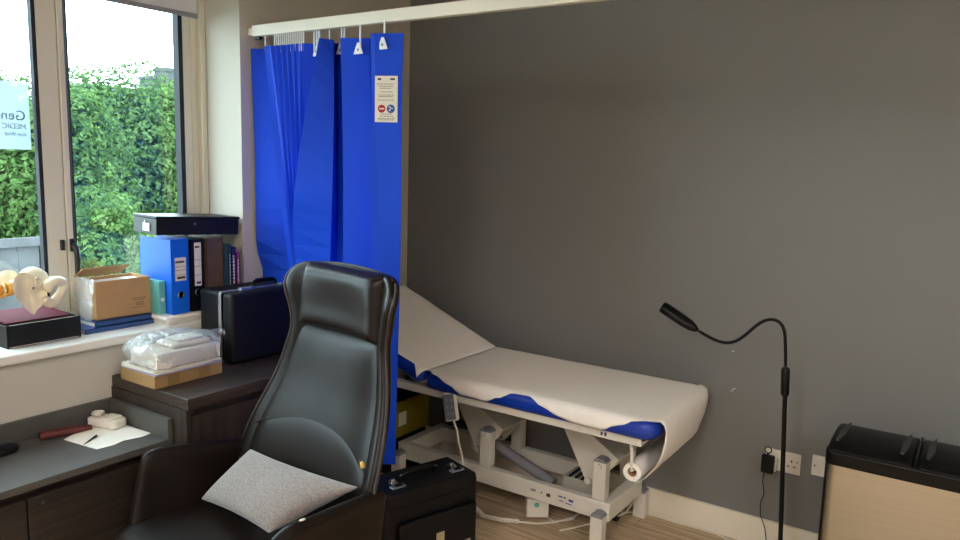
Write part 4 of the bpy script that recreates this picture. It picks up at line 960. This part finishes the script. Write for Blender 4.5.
wp = thing('power_supply', 'black mains plug adapter with loop pushed into the white socket', 'plug', (-.68, 3.2, .40))
W('plug_body', MB().box(-.703, -.653, 3.158, 3.190, .350, .425), M['black'], wp, bevel=.006)
W('loop', MB().ring((-.680, 3.172, .448), (0, 1, 0), .013, .0025, 20, 6).cyl((-.680, 3.172, .424), (-.680, 3.172, .437), .004, 8), M['black'], wp)
W('flex', MB().tube([(-.690, 3.172, .352), (-.692, 3.17, .31), (-.682, 3.17, .26), (-.694, 3.17, .21), (-.690, 3.17, .16), (-.668, 3.17, .11), (-.655, 3.165, .05), (-.62, 3.13, .006), (-.58, 3.05, .005), (-.545, 2.98, .006)], .0022, 6), M['black'], wp)
sk_ = thing('double_socket', 'white double wall socket behind the lamp pole', 'socket', (-.63, 3.23, .39))
W('plate', MB().box(-.703, -.559, 3.221, 3.23, .349, .438), M['plasticw'], sk_, bevel=.003)
W('plug_top', MB().box(-.700, -.648, 3.19, 3.221, .352, .405), M['plasticw'], sk_, bevel=.004)
W('rocker', MB().box(-.628, -.616, 3.219, 3.221, .405, .425).box(-.646, -.634, 3.219, 3.221, .405, .425), M['plasticw'], sk_)
for (x, z, a, b) in ((-.598, .398, .006, .009), (-.612, .378, .010, .005), (-.588, .378, .010, .005), (-.576, .400, .005, .005)): W('pin_slot', MB().box(x, x+a, 3.2203, 3.2212, z, z+b), M['ink'], sk_)
sw = thing('blanking_plate', 'white single wall plate between socket and steel bin', 'wall plate', (-.475, 3.23, .41))
W('plate', MB().box(-.518, -.432, 3.223, 3.23, .366, .452), M['plasticw'], sw, bevel=.003)
W('screw', MB().cyl((-.506, 3.2222, .408), (-.506, 3.2232, .408), .0045, 12), M['greycap'], sw)
fc = MB().tube([(-1.30, 3.12, .006), (-1.24, 3.185, .006), (-1.15, 3.195, .006), (-1.06, 3.19, .006), (-.95, 3.198, .006), (-.87, 3.195, .006), (-.80, 3.17, .006), (-.72, 3.10, .006), (-.66, 3.02, .006)], .0045, 6)
tag(obj('floor_cable', fc, M['plasticw']), 'white cable running along the floor by the skirting', 'cable')

# ------------------------------------------------------------------ bin
bn = thing('recycling_bin', 'rectangular brushed steel bin with black split lid', 'bin', (-.12, 2.92, 0))
bx_0, bx_1, by_0, by_1 = -.405, .145, 2.775, 3.07
obj('bin_body', MB().prism(rp_(bx_0+.004, bx_1-.004, by_0+.004, by_1-.004, .03, (1, 1, 1, 1)), 'z', .03, .60), M['steel'], bn, world=True)
obj('bin_base', MB().prism(rp_(bx_0, bx_1, by_0, by_1, .032, (1, 1, 1, 1)), 'z', 0, .032), M['black'], bn, bevel=.004, world=True)
obj('side_edge', MB().box(bx_0-.001, bx_0+.005, by_0+.02, by_1-.02, .03, .60), M['black'], bn, world=True)
obj('lid_rim', MB().prism(rp_(bx_0-.004, bx_1+.004, by_0-.004, by_1+.004, .034, (1, 1, 1, 1)), 'z', .590, .640), M['black'], bn, bevel=.006, world=True)
MY = [(2.777, .636), (2.785, .648), (2.83, .664), (2.92, .674), (3.0, .672), (3.05, .662), (3.068, .640)]
for (a, b) in ((bx_0+.004, -.142), (-.126, bx_1-.004)):
    ld = obj('lid', MB().prism([(p[0], p[1]) for p in MY], 'x', a, b), M['black'], bn, bevel=.008, world=True)
    for q in (a+.030, b-.030):
        if q > .05: continue
        obj('grip_recess', MB().prism([(q-.010, 2.81), (q+.000, 2.81), (q+.010, 2.90), (q+.008, 3.03), (q+.004, 3.04), (q-.012, 2.92)], 'z', .668, .6756), mat('grip_plastic', '#2e2e30', .3, var=.05), ld, world=True)
obj('lid_divider', MB().box(-.139, -.129, by_0+.02, by_1-.02, .63, .668), M['black'], bn, bevel=.003, world=True)

# ------------------------------------------------------------------ render look
scene.view_settings.view_transform = 'Standard'; scene.view_settings.look = 'None'
scene.view_settings.gamma = 1; scene.view_settings.exposure = .28; scene.view_settings.use_curve_mapping = False
scene.cycles.max_bounces = 10; scene.cycles.transparent_max_bounces = 16; scene.cycles.sample_clamp_indirect = 6
scene.cycles.use_denoising = True
